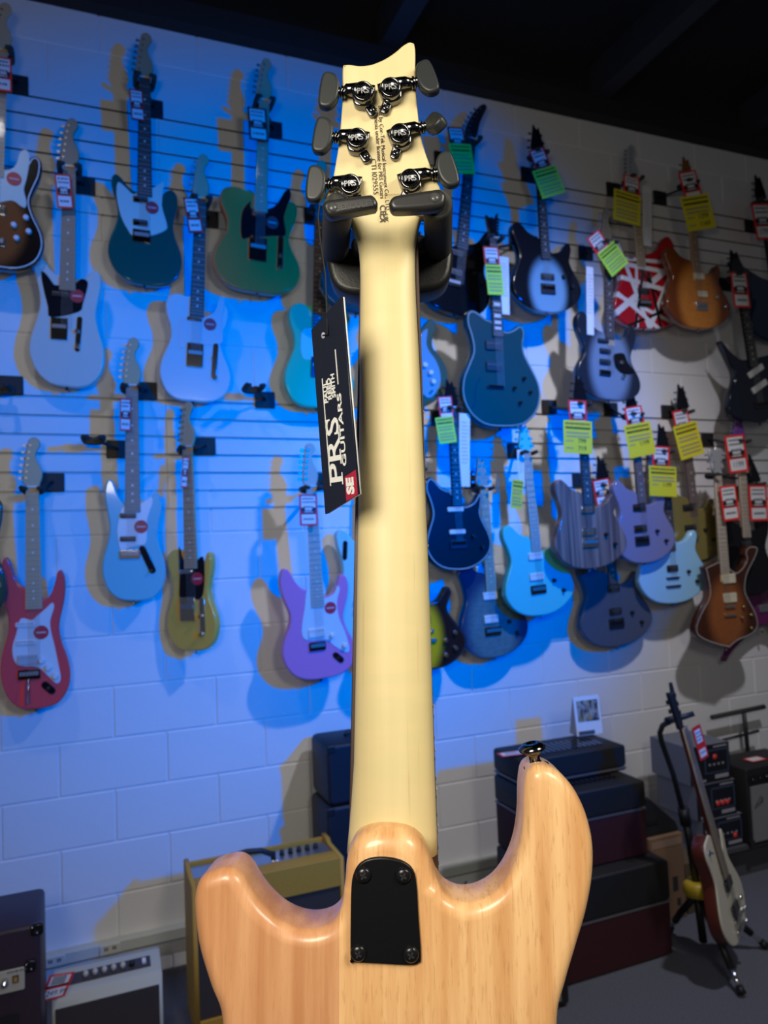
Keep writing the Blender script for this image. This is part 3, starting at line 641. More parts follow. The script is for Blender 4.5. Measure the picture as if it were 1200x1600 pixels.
G('a31', 'pale blue double-cutaway guitar with a single pickup below the lavender one', 'wolf', sm('pale_blue', (.34, .64, .84)), (1034, 662), (1055, 943), (1000, 1106, 806, 943), .115, 'peaked', blackg, neckm=mat('brown_neck', (.16, .1, .07), .5), pk=[(1050, 888, 72, 34, dkchrome)], bridge=[(1051, 903, 86, 9, bk), (1052, 916, 98, 10, bk)], knobs=[(1075, 893, 9, bk), (1088, 908, 9, bk)], plate=(1005, 690))
G('a32', 'olive gold double-cutaway guitar with black pickups', 'wolf', sm('olive_gold', (.30, .24, .07), .3, .6, .3), (1064, 600), (1092, 877), (1044, 1132, 760, 877), .05, 'peaked', blackg, neckm=mat('brown_neck', (.16, .1, .07), .5), fbm=mat('brown_board', (.2, .13, .1), .5), pk=[(1075, 793, 76, 34, bk), (1078, 825, 76, 34, bk)], bridge=[(1080, 843, 80, 34, bk)], knobs=[(1101, 828, 9, bk), (1114, 843, 9, bk)], plate=(1042, 642))
G('a33', 'brown burst guitar with hooked horn, pale binding and gold hardware', None, burst('walnut_burst', (.30, .095, .025), (.06, .016, .006), 0, .18, .17, .25, .5, .95, .2), (1118, 698), (1140, 1013), None, .19, 'fan', mat('silver_head', (.6, .6, .58), .25, .5), fbm=mat('pale_maple_board', (.62, .52, .4), .45), rim=mat('pale_binding', (.5, .5, .5), .4),
  outline=[(1101, 886), (1112, 881), (1126, 877), (1147, 892), (1153, 892), (1161, 884), (1166, 873), (1164, 866), (1166, 857), (1174, 852), (1184, 855), (1183, 866), (1176, 881), (1168, 898), (1165, 919), (1169, 933), (1180, 954), (1185, 971), (1183, 984), (1172, 994), (1153, 1002), (1140, 1013), (1119, 1008), (1098, 1000), (1088, 991), (1087, 977), (1094, 958), (1105, 938), (1108, 925), (1106, 908)], heel=(1138, 893), sharp=(0, 21),
  pk=[(1138, 904, 88, 50, creamp), (1140, 934, 88, 50, creamp)], bridge=[(1140, 948, 72, 16, gold), (1141, 961, 86, 14, gold)], knobs=[(1160, 948, 9, gold), (1172, 960, 9, gold), (1158, 965, 9, gold), (1172, 981, 9, gold)], plate=(1176, 755))
G('a34', 'black guitar with purple headstock and pale maple neck behind the hooked-horn guitar', 'strat', blackg, (1153, 640), (1172, 930), (1128, 1212, 790, 930), .11, 'hook', sm('purple_gloss', (.16, .05, .28)), fbm=mat('pale_maple_board', (.62, .52, .4), .45), pk=[(1166, 850, 74, 34, bk)], bridge=[(1169, 880, 86, 44, bk)], plate=(1104, 689))
G('a35', 'plum purple guitar with long pointed wings at the picture edge', None, sm('plum', (.15, .015, .11), .25, .7), (1177, 713), (1196, 985), None, .05, 'blade', blackg, neckm=ebony, fbm=ebony,
  outline=[(1134, 1034), (1156, 1006), (1196, 975), (1222, 1000), (1250, 1032), (1232, 975), (1226, 935), (1240, 895), (1256, 866), (1225, 880), (1200, 892), (1190, 893), (1178, 884), (1162, 866), (1167, 895), (1168, 935), (1156, 975)], heel=(1192, 893), sharp=(0, 4, 8, 13),
  pk=[(1192, 920, 74, 34, dkchrome)], bridge=[(1194, 950, 86, 44, chrome)], plate=(1150, 760))

# empty hangers on the lower slats
for (fx, fy), (px, py), lb in (((146, 686), (184, 702), 'empty black wall hanger beside the sky blue guitar neck'), ((396, 606), (414, 625), 'empty black wall hanger between the pale white and seafoam guitars'), ((0, 606), (17, 602), 'empty black wall hanger at the picture edge under the cream guitar')):
    pp = at(px, py, D-.0065); hanger(at(fx, fy, D-(.15 if px > 100 else .10)), pp, lb)

# ------------------------------------------------------------------ price tags on the necks
def scrib(b, x, z, w_, h_, n, mi, y=-.0012, seed=0):
    """rows of short ink strokes where the print is too small to read"""
    r = random.Random(seed)
    for i in range(n):
        zz = z-h_*(i+.5)/n; xx = x-w_/2
        while xx < x+w_/2-.003:
            l = r.uniform(.003, .009); b.box((min(xx+l/2, x+w_/2), y, zz), (l*.8, .0005, h_/n*.45), mi); xx += l+.0015
def red_tag(key, px, py, wp, hp, rot=0, price=None, Yoff=.028, label=None, Y=None):
    q_ = ALLG[key]; Y = Y or q_['Yf']-Yoff-math.sin(q_['tilt'])*max(0, at(px, py, q_['Yf']).z-q_['zb'])
    p = at(px, py, Y); k = (at(px+10, py, Y)-at(px, py, Y)).length/10*.98
    w_, h_ = wp*k, hp*k
    t = thing('price_tag', label or 'red-bordered price tag on the '+HL(ALLG[key]['label']), 'price tag', M=T(p) @ Ry(math.radians(-rot)) @ Rz(random.uniform(-.05, .05)), group='red-bordered price tags')
    b = MB(); b.prism(rrect(w_, h_, .004), -.0004, .0004, 0); b.build('card', redp, t)
    b = MB(); iw = w_*.78
    b.box((0, -.0007, h_*.245), (iw, .0006, h_*.40)); b.box((0, -.0007, -h_*.29), (iw, .0006, h_*.30)); b.box((0, -.0007, 0), (iw*.62, .0006, h_*.14))
    b.build('white_panel', cardw, t)
    b = MB(); sd = int(px*7+py)
    scrib(b, 0, h_*.42, iw*.86, h_*.22, 2, 0, seed=sd); scrib(b, 0, h_*.16, iw*.7, h_*.24, 2, 0, seed=sd+1)
    for s in (-1, 1): b.box((s*iw*.38, -.0012, h_*.02), (iw*.24, .0005, h_*.13))
    b.box((0, -.0012, -h_*.09), (iw*.9, .0005, h_*.04))
    if price: b.text(price, h_*.22, T((0, -.0012, -h_*.29)) @ UP @ Matrix.Diagonal((min(1, iw*.9/(h_*.135*len(price))), 1, 1, 1)))
    else: scrib(b, 0, -h_*.22, iw*.75, h_*.14, 1, 0, seed=sd+2)
    stuff(b.build('print', [inkm, grayink], t)); return t
def sale_tag(key, px, py, wp, hp, rot=0, m_=None, prices=(), Yoff=.034):
    m_ = m_ or yelp; Y = ALLG[key]['Yf']-Yoff
    p = at(px, py, Y); k = (at(px+10, py, Y)-at(px, py, Y)).length/10*.98; w_, h_ = wp*k, hp*k
    t = thing('sale_card', ('lime green' if m_ is grnp else 'yellow')+' sale card on the '+HL(ALLG[key]['label']), 'sale card', M=T(p) @ Ry(math.radians(-rot)) @ Rz(random.uniform(-.06, .06)), group='bright sale cards')
    b = MB(); b.prism(rrect(w_, h_, .002), -.0004, .0004, 0); b.build('card', m_, t)
    b = MB(); sd = int(px*3+py)
    scrib(b, 0, h_*.46, w_*.86, h_*.24, 2, 0, seed=sd); b.box((0, -.0012, h_*.26), (w_*.82, .0005, h_*.03))
    scrib(b, 0, h_*.18, w_*.8, h_*.22, 2, 1, seed=sd+4)
    if prices:
        for q, tx in zip((-.12, -.34), prices): b.text(tx, h_*.20, T((w_*.14, -.0012, h_*q)) @ UP); scrib(b, -w_*.3, h_*(q+.04), w_*.22, h_*.08, 1, 1, seed=sd+5)
    else: scrib(b, 0, -h_*.08, w_*.8, h_*.34, 3, 1, seed=sd+3)
    stuff(b.build('print', [inkm, grayink], t)); return t
for a in (('a1', 5, 116, 27, 62, 0), ('a2', 100, 299, 26, 60, 4), ('a3', 214, 164, 21, 52, 3), ('a4', 302, 336, 23, 58, 8), ('a5', 403, 194, 30, 52, 2), ('a9', 715, 222, 26, 42, 8), ('a10', 847, 256, 26, 42, 25), ('a11', 938, 384, 24, 36, 38), ('a12', 987, 297, 26, 36, -3),
          ('a13', 1080, 293, 28, 40, 16), ('a14', 1192, 346, 28, 42, 8, '1799'), ('a15', 1157, 453, 27, 42, 4), ('a16', 769, 408, 24, 40, 4), ('a18', 196, 648, 18, 56, -2), ('a19', 289, 738, 10, 52, -6), ('a22', 482, 797, 29, 48, 0), ('a24', 697, 640, 22, 38, 5), ('a28', 903, 650, 28, 42, 0),
          ('a29', 942, 770, 28, 36, 8), ('a30', 993, 658, 28, 38, 10), ('a31', 1033, 722, 28, 40, -2), ('a32', 1067, 666, 26, 40, 10), ('a33', 1140, 786, 27, 42, 5), ('a34', 1151, 709, 30, 45, 6, '1199'), ('a35', 1185, 786, 28, 42, 0)):
    red_tag(*a, **({'Yoff': .085} if a[0] == 'a35' else {}))
for a in (('a9', 722, 248, 35, 42, 7, grnp), ('a10', 858, 284, 40, 38, 22, grnp), ('a11', 958, 404, 36, 34, 38, grnp), ('a12', 980, 324, 42, 40, -6, yelp), ('a13', 1091, 332, 44, 42, 14, yelp, ('1299', '1169')), ('a16', 773, 437, 25, 42, 3, grnp), ('a24', 697, 672, 29, 38, 8, grnp),
          ('a28', 903, 683, 45, 44, -2, yelp, ('799', '719')), ('a30', 1000, 687, 44, 42, 10, yelp, ('1199',)), ('a31', 1036, 752, 46, 38, -2, yelp, ('1199',)), ('a32', 1076, 688, 39, 42, 14, yelp), ('a26', 808, 772, 18, 40, -8, yelp)):
    sale_tag(*a, **({'Yoff': .072} if a[0] == 'a31' else {}))
for i, (key, px, py, wp, hp, rot) in enumerate((('a12', 1011, 338, 14, 76, -4), ('a16', 788, 446, 15, 80, -2), ('a24', 726, 703, 17, 104, -3), ('a26', 814, 729, 10, 46, 0), ('a11', 922, 470, 11, 90, -3))):
    Y = ALLG[key]['Yf']-.004; p = at(px, py, Y); k = .98*(at(px+10, py, Y)-at(px, py, Y)).length/10
    t = thing('paper_slip', 'long white paper slip beside the '+HL(ALLG[key]['label']), 'paper', M=T(p) @ Ry(math.radians(-rot)), group='white paper slips beside the necks')
    b = MB(); b.prism([(-wp*k/2, -hp*k/2), (wp*k/2, -hp*k/2), (wp*k/2, hp*k/2), (-wp*k/2, hp*k/2)], -.0005, .0005, 0); b.build('sheet', cardw, t)
    b = MB(); scrib(b, 0, hp*k*.40, wp*k*.6, hp*k*.6, 12, 0, y=-.0009, seed=i); stuff(b.build('print', mat('faint_ink', (.5, .5, .52), .6), t))
# ------------------------------------------------------------------ the guitar in front, seen from behind
NUT = CAM + dirpx(606, 365)*.56; HEEL = CAM + dirpx(613, 1290)*.50
gv = (NUT-HEEL).normalized(); gu = (CR - gv*CR.dot(gv)).normalized(); gu = (gu*math.cos(.035) - CF*math.sin(.035)); gu = (gu-gv*gu.dot(gv)).normalized()
gw = gv.cross(gu); gw = gw if gw.dot(CF) > 0 else -gw
NB_Y = .031                                    # neck back lies this far in front of the body back
ORG = HEEL - gw*NB_Y - gv*.330
GM = Matrix(((gu.x, gw.x, gv.x, ORG.x), (gu.y, gw.y, gv.y, ORG.y), (gu.z, gw.z, gv.z, ORG.z), (0, 0, 0, 1)))
GI = GM.inverted()
def gl(px, py, y=0.0):
    """point of the guitar's own plane y = const that the photo shows at this pixel -> its local (x, z)"""
    o = GI @ CAM; d = GI.to_3x3() @ dirpx(px, py); k = (y-o.y)/d.y; p = o+d*k; return (p.x, p.z)
body_px = [(343, 1600), (325, 1545), (308, 1488), (300, 1432), (301, 1398), (312, 1374), (334, 1363), (358, 1360), (376, 1372), (390, 1396), (408, 1420), (434, 1443), (464, 1456), (494, 1457), (518, 1446), (532, 1422), (537, 1385), (541, 1345), (556, 1313), (582, 1299), (612, 1297), (640, 1303), (660, 1320), (672, 1348), (682, 1378), (696, 1402), (722, 1415), (750, 1412), (778, 1396), (800, 1366), (814, 1328), (820, 1284), (821, 1240), (826, 1210), (840, 1198), (858, 1199), (880, 1212), (903, 1240), (921, 1280), (930, 1325), (929, 1375), (919, 1430), (903, 1485), (887, 1540), (874, 1600)]
bl = [gl(*p) for p in body_px]
zlow = bl[0][1]
low = [(bl[-1][0]+.002, zlow-.035), (bl[-1][0]+.022, zlow-.085), (bl[-1][0]+.032, zlow-.135), (bl[-1][0]+.018, zlow-.185), (.07, zlow-.222), (0, zlow-.232), (-.07, zlow-.222), (bl[0][0]-.018, zlow-.185), (bl[0][0]-.032, zlow-.135), (bl[0][0]-.022, zlow-.085), (bl[0][0]-.002, zlow-.035)]
def wood_body():
    m = mat('oiled_mahogany', (.6, .3, .12), .42, coat=.4); q = NB(m); X = q.xyz()
    q.b.inputs['Coat Roughness'].default_value = .16
    g1 = q.noise((80, 30, 4), 5, .6); g2 = q.noise((520, 90, 60), 3, .6); g3 = q.noise((14, 6, 2.2), 2)
    seam = q.math('GREATER_THAN', X[0], SEAM)
    dark = q.mix(seam, (.55, .24, .10), (.68, .34, .13)); lite = q.mix(seam, (.72, .37, .18), (.92, .58, .28))
    c = q.mix(q.ramp(g1, .3, .7), dark, lite); c = q.mix(q.math('MULTIPLY', q.ramp(g3, .4, .65), .30), c, dark)
    pores = q.math('MULTIPLY', q.ramp(g2, .54, .66), q.math('MULTIPLY_ADD', seam, .14, .18)); c = q.mix(pores, c, (.44, .19, .07))
    q.l(c, q.b.inputs['Base Color'])
    bp = q.n('ShaderNodeBump'); bp.inputs['Strength'].default_value = .05; bp.inputs['Distance'].default_value = .001; q.l(g2, bp.inputs['Height']); q.l(bp.outputs[0], q.b.inputs['Normal'])
    return m
SEAM = gl(530, 1530)[0]
def maple_neck():
    m = mat('satin_maple', (.7, .5, .25), .5, coat=.08); q = NB(m); q.b.inputs['Coat Roughness'].default_value = .35
    g1 = q.noise((60, 30, 2.2), 5, .55); g2 = q.noise((300, 100, 9), 3, .6); g3 = q.noise((9, 9, 60), 2)
    c = q.mix(q.ramp(g1, .3, .7), (.66, .54, .27), (.72, .60, .32)); c = q.mix(q.math('MULTIPLY', q.ramp(g2, .62, .75), .28), c, (.46, .26, .10)); c = q.mix(q.math('MULTIPLY', q.ramp(g3, .45, .6), .12), c, (.82, .62, .34))
    q.l(c, q.b.inputs['Base Color']); return m
mg = thing('electric_guitar', 'natural mahogany guitar seen from behind with bare maple neck and black neck plate', 'guitar', M=GM)
hp0 = gl(612, 1297)[1]
b = MB(); b.prism(spline(bl+low, 5), 0, .045, lambda x, z: .0085 + (.004 if (abs(x-gl(612, 1297)[0]) < .05 and z > hp0-.035) else 0), steps=5)
b.build('body', wood_body(), mg)
mn = maple_neck()
# neck: stations traced from its two edges, back round, front flat
FY = .048
HT = math.radians(7.5)
HOY, HOZ = FY-.0243, gl(606, 352, FY-.006)[1]
sta = [(542, 684, 1330), (545, 683, 1298), (549, 681, 1250), (553, 679, 1190), (555, 676, 1090), (557, 673, 980), (559, 668, 850), (561, 661, 700), (562, 655, 560), (563, 650, 470), (563, 649, 440), (562.5, 648.5, 418), (561.5, 648.5, 402), (559.5, 649.5, 389), (556.5, 651.5, 376), (552, 654, 363), (546.5, 657.5, 351), (540, 662, 341), (532, 669, 332), (523, 678, 324)]
vs, fs = [], []; NSEG = 17
for i, (xa, xb, yy) in enumerate(sta):
    ya = FY-.008
    (x0, z0), (x1, z1) = gl(xa, yy, ya), gl(xb, yy, ya)
    c, hw, z = (x0+x1)/2, (x1-x0)/2, (z0+z1)/2
    t = max(0, min(1, (475-yy)/152)); t = t*t*(3-2*t); dp = .0175+.004*max(0, min(1, (gl(600, 460)[1]-z)/.35))
    yh = HOY-math.tan(HT)*(z-HOZ)-.0002
    yb = (ya-dp)*(1-t)+yh*t; yf = ya*(1-t)+(yh+.0135)*t
    for k in range(NSEG):
        a = PI*k/(NSEG-1)
        vs.append((c-hw*math.copysign(abs(math.cos(a))**(.92-.25*t), math.cos(a)), yf-(yf-yb)*abs(math.sin(a))**(.78-.60*t), z))
for i in range(len(sta)-1):
    for k in range(NSEG-1): fs.append((i*NSEG+k, (i+1)*NSEG+k, (i+1)*NSEG+k+1, i*NSEG+k+1))
    fs.append((i*NSEG, i*NSEG+NSEG-1, (i+1)*NSEG+NSEG-1, (i+1)*NSEG))
fs.append(tuple(range(NSEG))); fs.append(tuple((len(sta)-1)*NSEG+k for k in range(NSEG))[::-1])
b = MB(); b.add(vs, fs, 0, True); neck = b.build('neck', mn, mg)
# fretboard with fret ends
fbpts = [gl(x, y, FY-.004) for x, y in ((563.5, 372), (650, 372), (664, 760), (679, 1190), (684, 1330))]
zn = gl(606, 366, FY)[1]; zh = gl(612, 1330, FY)[1]
wl_, wr_ = gl(563, 372, FY-.006)[0], gl(650, 372, FY-.006)[0]; hl_, hr_ = gl(542.5, 1330, FY-.006)[0], gl(685, 1330, FY-.006)[0]
zb_ = zh-.05
b = MB(); b.prism([(hl_, zb_), (hr_+.0006, zb_), (wr_+.0012, zn), (wl_+.0004, zn)], FY-.008, FY-.001, .0006, steps=1); fbd = b.build('fretboard', rosewood, mg)
b = MB(); sl = .635
for i in range(1, 24):
    z = zn-sl*(1-2**(-i/12))
    if z < zb_+.004: break
    t = (zn-z)/(zn-zb_); x0, x1 = wl_+(hl_-wl_)*t, wr_+(hr_-wr_)*t; b.box(((x0+x1)/2+.0006, FY-.001, z), (x1-x0+.0012, .0016, .0022))
for i in (3, 5, 7, 9, 12, 15, 17, 19, 21):
    z = zn-sl*(1-2**(-(i-.5)/12)); t = (zn-z)/(zn-zb_); x1 = wr_+(hr_-wr_)*t; b.lathe([(.0011, 0), (.0011, .0006)], (x1+.0009, FY-.0045, z), (1, 0, 0), 8, 1)
stuff(b.build('frets', [steel, whitep], fbd))
b = MB()
for i in range(6):
    a = (i/5-.5); b.tube([(a*.035+(wl_+wr_)/2, FY+.001, zn), (a*.05, FY+.006, zn-.635)], .0005, 5)
stuff(b.build('strings', steel, mg))
# headstock plate, tilted back towards the viewer
p0 = gl(606, 352, FY-.006); HO = Vector((p0[0], HOY, p0[1]))
HM = T(HO) @ Rx(HT)       # local: x right, y away, z up the headstock; y = 0 is its back
HMI = (GM @ HM).inverted()
def hl2(px, py, y=0.0):
    o = HMI @ CAM; d = HMI.to_3x3() @ dirpx(px, py); k = (y-o.y)/d.y; p = o+d*k; return (p.x, p.z)
head_px = [(540, 337), (508, 316), (513, 298), (519, 282), (525, 250), (528, 232), (532, 194), (535, 150), (535, 112), (536, 101), (545, 100), (562, 102), (580, 100), (600, 92), (617, 81), (630, 70), (640, 65), (647, 67), (649, 80), (649, 120), (652, 165), (656, 200), (663, 232), (672, 257), (681, 277), (692, 304), (690, 316), (662, 336)]
ends = (0, 9, 17, len(head_px)-1)
hpp = spline([hl2(*p) for p in head_px], 4, ends)
b = MB(); b.prism(hpp, 0, .0135, .0016, steps=3, M=HM); b.build('headstock', mn, mg)
def htext(body, size, px, py, an, m_, name, parent=None, bold=0):
    x, z = hl2(px, py); b = MB(); b.text(body, size, HM @ T((x, -.0002, z)) @ UP @ Rz(an), ext=.0001, bold=bold); return b.build(name, m_, parent or mg)
ink2 = mat('brown_black_print', (.05, .035, .02), .6)
b = MB()
for tx, px, py, s_ in (('Built by Cor-Tek Musical Instrument Co., LTD.', 599.6, 248, .0042), ('Indonesia under license for PRS Guitars', 591.7, 240, .0043), ('CTI I029555', 585, 276.5, .0054)):
    x, z = hl2(px, py); b.text(tx, s_, HM @ T((x, -.0006, z)) @ UP @ Rz(-PI/2+.065), ext=.0001)
for tx, px, py, s_ in (('CE', 597.8, 328.5, .0062), ('UK', 602.5, 341.5, .0046), ('CA', 596.5, 341.5, .0046)):
    x, z = hl2(px, py); b.text(tx, s_, HM @ T((x, -.0008 - (.0008 if py > 335 else 0), z)) @ UP @ Rz(-PI/2+.065), ext=.0001, bold=.0001)
b.build('lettering', ink2, mg)
# tuning machines
btn = mat('grey_satin_buttons', (.024, .027, .029), .38, spec=.35)
engr = mat('engraved_grey', (.34, .34, .35), .4, .6)
for cx_, cy_, s, bx, by, turn in ((567, 142, -1, 513.6, 140, 0), (558, 215, -1, 504, 210.5, 0), (547, 287, -1, 493, 286, 0), (610, 136, 1, 667, 120, .1), (625, 208, 1, 680, 190, 1.0), (641, 279, 1, 699, 264, 0)):
    x, z = hl2(cx_, cy_, -.012); xb_, zb2 = hl2(bx, by, -.008)
    an = math.atan2(zb2-z, (xb_-x)*s)*s
    M_ = HM @ T((x, 0, z)) @ Ry(-an)
    b = MB(); r = .0072
    box_ = [(-s*.0078, .0085), (s*.004, .0085), (s*.0078, .003), (s*.0080, -.002), (s*.0055, -.0075), (0, -.0085), (-s*.0055, -.0070), (-s*.0076, -.001)]
    b.prism(spline(box_, 3, (0, 1)), -.0075, 0, .001, 0, M_, 2)
    b.lathe([(r+.0006, 0), (r+.0006, .0085), (r-.0002, .0098), (r-.0012, .0098), (r-.0014, .0091), (.0001, .0091)], (0, -.003, 0), (0, -1, 0), 28, 0, M_)
    dist = (Vector((xb_, zb2))-Vector((x, z))).length
    b.tube([(s*.004, -.0062, .0035), (s*.013, -.0055, .003), (s*(dist-.0115), -.0050, .0012)], [.0052, .0042, .0031], 12, 0, M_)
    for k, (q, rr_) in enumerate(((.0118, .0040), (.0098, .0046), (.0078, .0034))): b.lathe([(rr_*.8, -.0009), (rr_, -.0005), (rr_, .0005), (rr_*.8, .0009)], (s*(dist-q), -.005, .001), (1, 0, 0), 16, 0, M_)
    ea = math.radians(-42)
    Me = M_ @ T((-s*.0062, -.0025, -.0075)) @ Ry(s*math.radians(40))
    b.prism(rrect(.0072, .0125, .003), -.0018, .0022, .0008, 0, Me, 2); b.lathe([(.0026, 0), (.0024, .0014), (.0008, .0019)], (0, -.0016, -.0022), (0, -1, 0), 12, 0, Me)
    tm = b.build('tuning_machine', dkchrome, mg)
    b = MB(); Mb = M_ @ T((s*dist, -.005, 0)) @ Rx(-turn*.9) @ Rz(-s*turn*.45)
    oval = [(-s*.0078, .0), (-s*.0070, .0062), (-s*.0040, .0115), (0, .0135), (s*.0045, .0130), (s*.0066, .0095), (s*.0072, 0), (s*.0066, -.0095), (s*.0045, -.0130), (0, -.0135), (-s*.0040, -.0115), (-s*.0070, -.0062)]
    b.prism(spline(oval, 4), -.0042, .0042, .0022, 0, Mb, 4); b.build('button', btn, tm)
    b = MB(); b.text('PRS', .0058, HM @ T((x, -.01225, z)) @ UP @ Rz(.06), ext=.00025, bold=.00008)
    b.build('lettering', engr, tm)
# neck plate and screws
pl = [(548, 1498), (548, 1440), (549, 1390), (552, 1366), (562, 1348), (580, 1339), (606, 1338), (630, 1344), (645, 1357), (651, 1380), (654, 1430), (658, 1492), (654, 1503), (640, 1506), (600, 1504), (562, 1502), (551, 1501)]
b = MB(); b.prism(spline([gl(*p) for p in pl], 4), -.0028, .0005, .0012, steps=3); npl = b.build('neck_plate', mat('satin_black_plate', (.005, .005, .006), .34, spec=.3), mg)
scm = mat('black_screw', (.02, .02, .022), .25, .6)
for px, py in ((568, 1367), (630, 1368), (560, 1489), (642, 1491)):
    x, z = gl(px, py, -.003); b = MB(); b.lathe([(.0052, 0), (.0050, .0012), (.0036, .0024), (.0016, .0028), (.0001, .0028)], (x, -.0026, z), (0, -1, 0), 20)
    for a in (.5, .5+PI/2): b.box((0, -.0053, 0), (.0046, .0006, .0011), 1, M=T((x, 0, z)) @ Ry(a))
    b.build('screw', [scm, inkm], npl)
# strap button on the long horn
x, z = gl(838, 1199, .02); ax = Vector((-.22, -.10, 1)).normalized()
b = MB(); b.lathe([(.0085, -.002), (.0085, .0018)], (x, .018, z), ax, 20, 1); b.lathe([(.0052, .0018), (.0036, .005), (.0036, .0085), (.0060, .0105), (.0090, .0125), (.0092, .0140), (.0060, .0165), (.0035, .0168), (.0030, .0160), (.0001, .0158)], (x, .018, z), ax, 24, 0)
b.build('strap_button', [dkchrome, mat('black_felt', (.015, .017, .014), .9)], mg)

# ------------------------------------------------------------------ padded hanger on a pole behind the neck
yk = CAM + dirpx(610, 428)*.655
st = thing('guitar_stand', 'tall black stand with padded yoke holding the maple-neck guitar', 'stand', (yk.x, yk.y, 0))
SI = T((yk.x, yk.y, 0)) @ Rz(-math.atan2(CF.x, CF.y)); st.matrix_world = SI; SII = SI.inverted()
def sl_(px, py, k): return SII @ (CAM + dirpx(px, py)*k)
c0 = sl_(610, 431, .655)
b = MB(); b.prism([(c0.x+x, c0.z+z) for x, z in spline([(-.053, .020), (-.030, .021), (0, .016), (.030, .021), (.053, .020), (.0545, .004), (.049, -.012), (.034, -.020), (0, -.0215), (-.034, -.020), (-.049, -.012), (-.0545, .004)], 3)], c0.y-.016, c0.y+.018, .005); yo = b.build('yoke', mat('hanger_rubber', (.013, .013, .013), .42, bump=.1, bscale=600), st)
for s in (-1, 1):
    b = MB(); b.box((c0.x+s*.022, c0.y-.020, c0.z+.016), (.022, .02, .016), bev=.005); b.build('trigger', blackp, yo)
for s, pa, pb in ((-1, (528, 322, .520), (524, 392, .645)), (1, (684, 318, .520), (685, 388, .645))):
    A, B_ = sl_(*pa), sl_(*pb); b = MB(); b.tube([A, A.lerp(B_, .04), A.lerp(B_, .5), A.lerp(B_, .96), B_+(B_-A)*.12], [.0095, .0108, .0112, .0118, .0105], 20); b.build('foam_arm', foam, st)
for s, q in ((-1, [(505, 328), (509, 319), (520, 316), (570, 309.5), (583, 310), (590, 320), (588, 329), (578, 332), (530, 341), (514, 342)]), (1, [(608, 322), (614, 312), (630, 308), (680, 300.5), (690, 303), (696, 311), (692, 326), (676, 331), (625, 335), (612, 332)])):
    pts = [sl_(px, py, .514) for px, py in q]; y0 = sum(p.y for p in pts)/len(pts)
    b = MB(); b.prism(spline([(p.x, p.z) for p in pts], 3), y0-.006, y0+.006, .003); o = b.build('gate', mat('gate_rubber', (.02, .02, .021), .35), st)
    e = sl_(*((519, 324, .508) if s < 0 else (679, 309, .508))); b = MB(); b.lathe([(.0035, 0), (.0035, .0006), (.0001, .0006)], (e.x, y0-.0058, e.z), (0, -1, 0), 16); b.build('pivot_pin', mat('pin_grey', (.06, .06, .06), .3), o)
    if s < 0:
        e = sl_(553, 322, .508); b = MB(); b.text('HERCULES', .0058, T((e.x, y0-.0061, e.z)) @ UP @ Rz(.10), ext=.0002); b.build('lettering', mat('raised_black', (.045, .045, .047), .4), o)
b = MB(); b.tube([(c0.x, c0.y+.008, c0.z-.015), (c0.x+.002, c0.y+.012, 1.0), (c0.x+.003, c0.y+.012, .34)], .0125, 16); b.build('pole', blackp, st)
b = MB(); b.lathe([(.022, 0), (.022, .06), (.016, .07)], (c0.x+.003, c0.y+.012, .30), (0, 0, 1), 16); b.build('clutch', blackp, st)
for k in range(3):
    a = PI/2+k*2*PI/3; b = MB(); ox, oy = c0.x+.003, c0.y+.012
    b.tube([(ox, oy, .33), (ox+.20*math.cos(a), oy+.20*math.sin(a), .12), (ox+.34*math.cos(a), oy+.34*math.sin(a), .012)], .010, 10); b.build('leg', blackp, st)

# ------------------------------------------------------------------ hang tag on its string
tagm = mat('navy_black_card', (.012, .015, .028), .38); edgem = mat('white_card_edge', (.72, .72, .70), .6)
def corner(px, py, k): return CAM + dirpx(px, py)*k
TL, BL_, TR, BR_ = corner(488.5, 515.6, .520), corner(507, 803.5, .520), corner(532, 463, .487), corner(562, 772, .487)
tz = ((TL-BL_)+(TR-BR_)).normalized(); tx_ = ((TR-TL)+(BR_-BL_)); tw_ = tx_.length/2; tx_ = (tx_-tz*tx_.dot(tz)*1.0).normalized(); ty = tz.cross(tx_)
ctr = (TL+BL_+TR+BR_)/4
TM = Matrix(((tx_.x, ty.x, tz.x, ctr.x), (tx_.y, ty.y, tz.y, ctr.y), (tx_.z, ty.z, tz.z, ctr.z), (0, 0, 0, 1))); TI = TM.inverted()
ht = thing('hang_tag', 'black hang tag with white lettering dangling on a string from a tuner', 'tag', M=TM)
def t2(p): q = TI @ p; return (q.x, q.z)
quad = [t2(BL_), t2(BR_), t2(TR), t2(TL)]
front = -1 if (TI @ CAM).y < 0 else 1
b = MB(); b.prism(quad, -.0002, .0012, 0); b.build('card', tagm, ht)
b = MB(); b.prism([(x*.995, z*.998) for x, z in quad], .0014, .0026, 0); b.build('card', edgem, ht)
q2 = [Vector(quad[3]).lerp(Vector(quad[0]), .63), Vector(quad[2]).lerp(Vector(quad[1]), .63), Vector(quad[2]), Vector(quad[3])]
b = MB(); b.prism([(p.x-.0050, p.y-.004) for p in q2], .004, .0052, 0); o2 = b.build('card', tagm, ht)
b = MB(); b.box((q2[0].x-.0005, .0036, (q2[0].y*.74+q2[3].y*.26)), (.002, .0006, .014)); b.build('pink_print', mat('pink_print', (.65, .05, .2), .5), o2)
cx0 = sum(q[0] for q in quad)/4; cz0 = sum(q[1] for q in quad)/4
W_ = ((Vector(quad[1])-Vector(quad[0])).length); Hh = (Vector(quad[3])-Vector(quad[0])).length
def tt(u, v):
    """card coordinates: u 0..1 across, v 0..1 from bottom to top"""
    a = Vector(quad[0]).lerp(Vector(quad[1]), u); c = Vector(quad[3]).lerp(Vector(quad[2]), u); p = a.lerp(c, v); return p.x, p.y
rot = PI/2
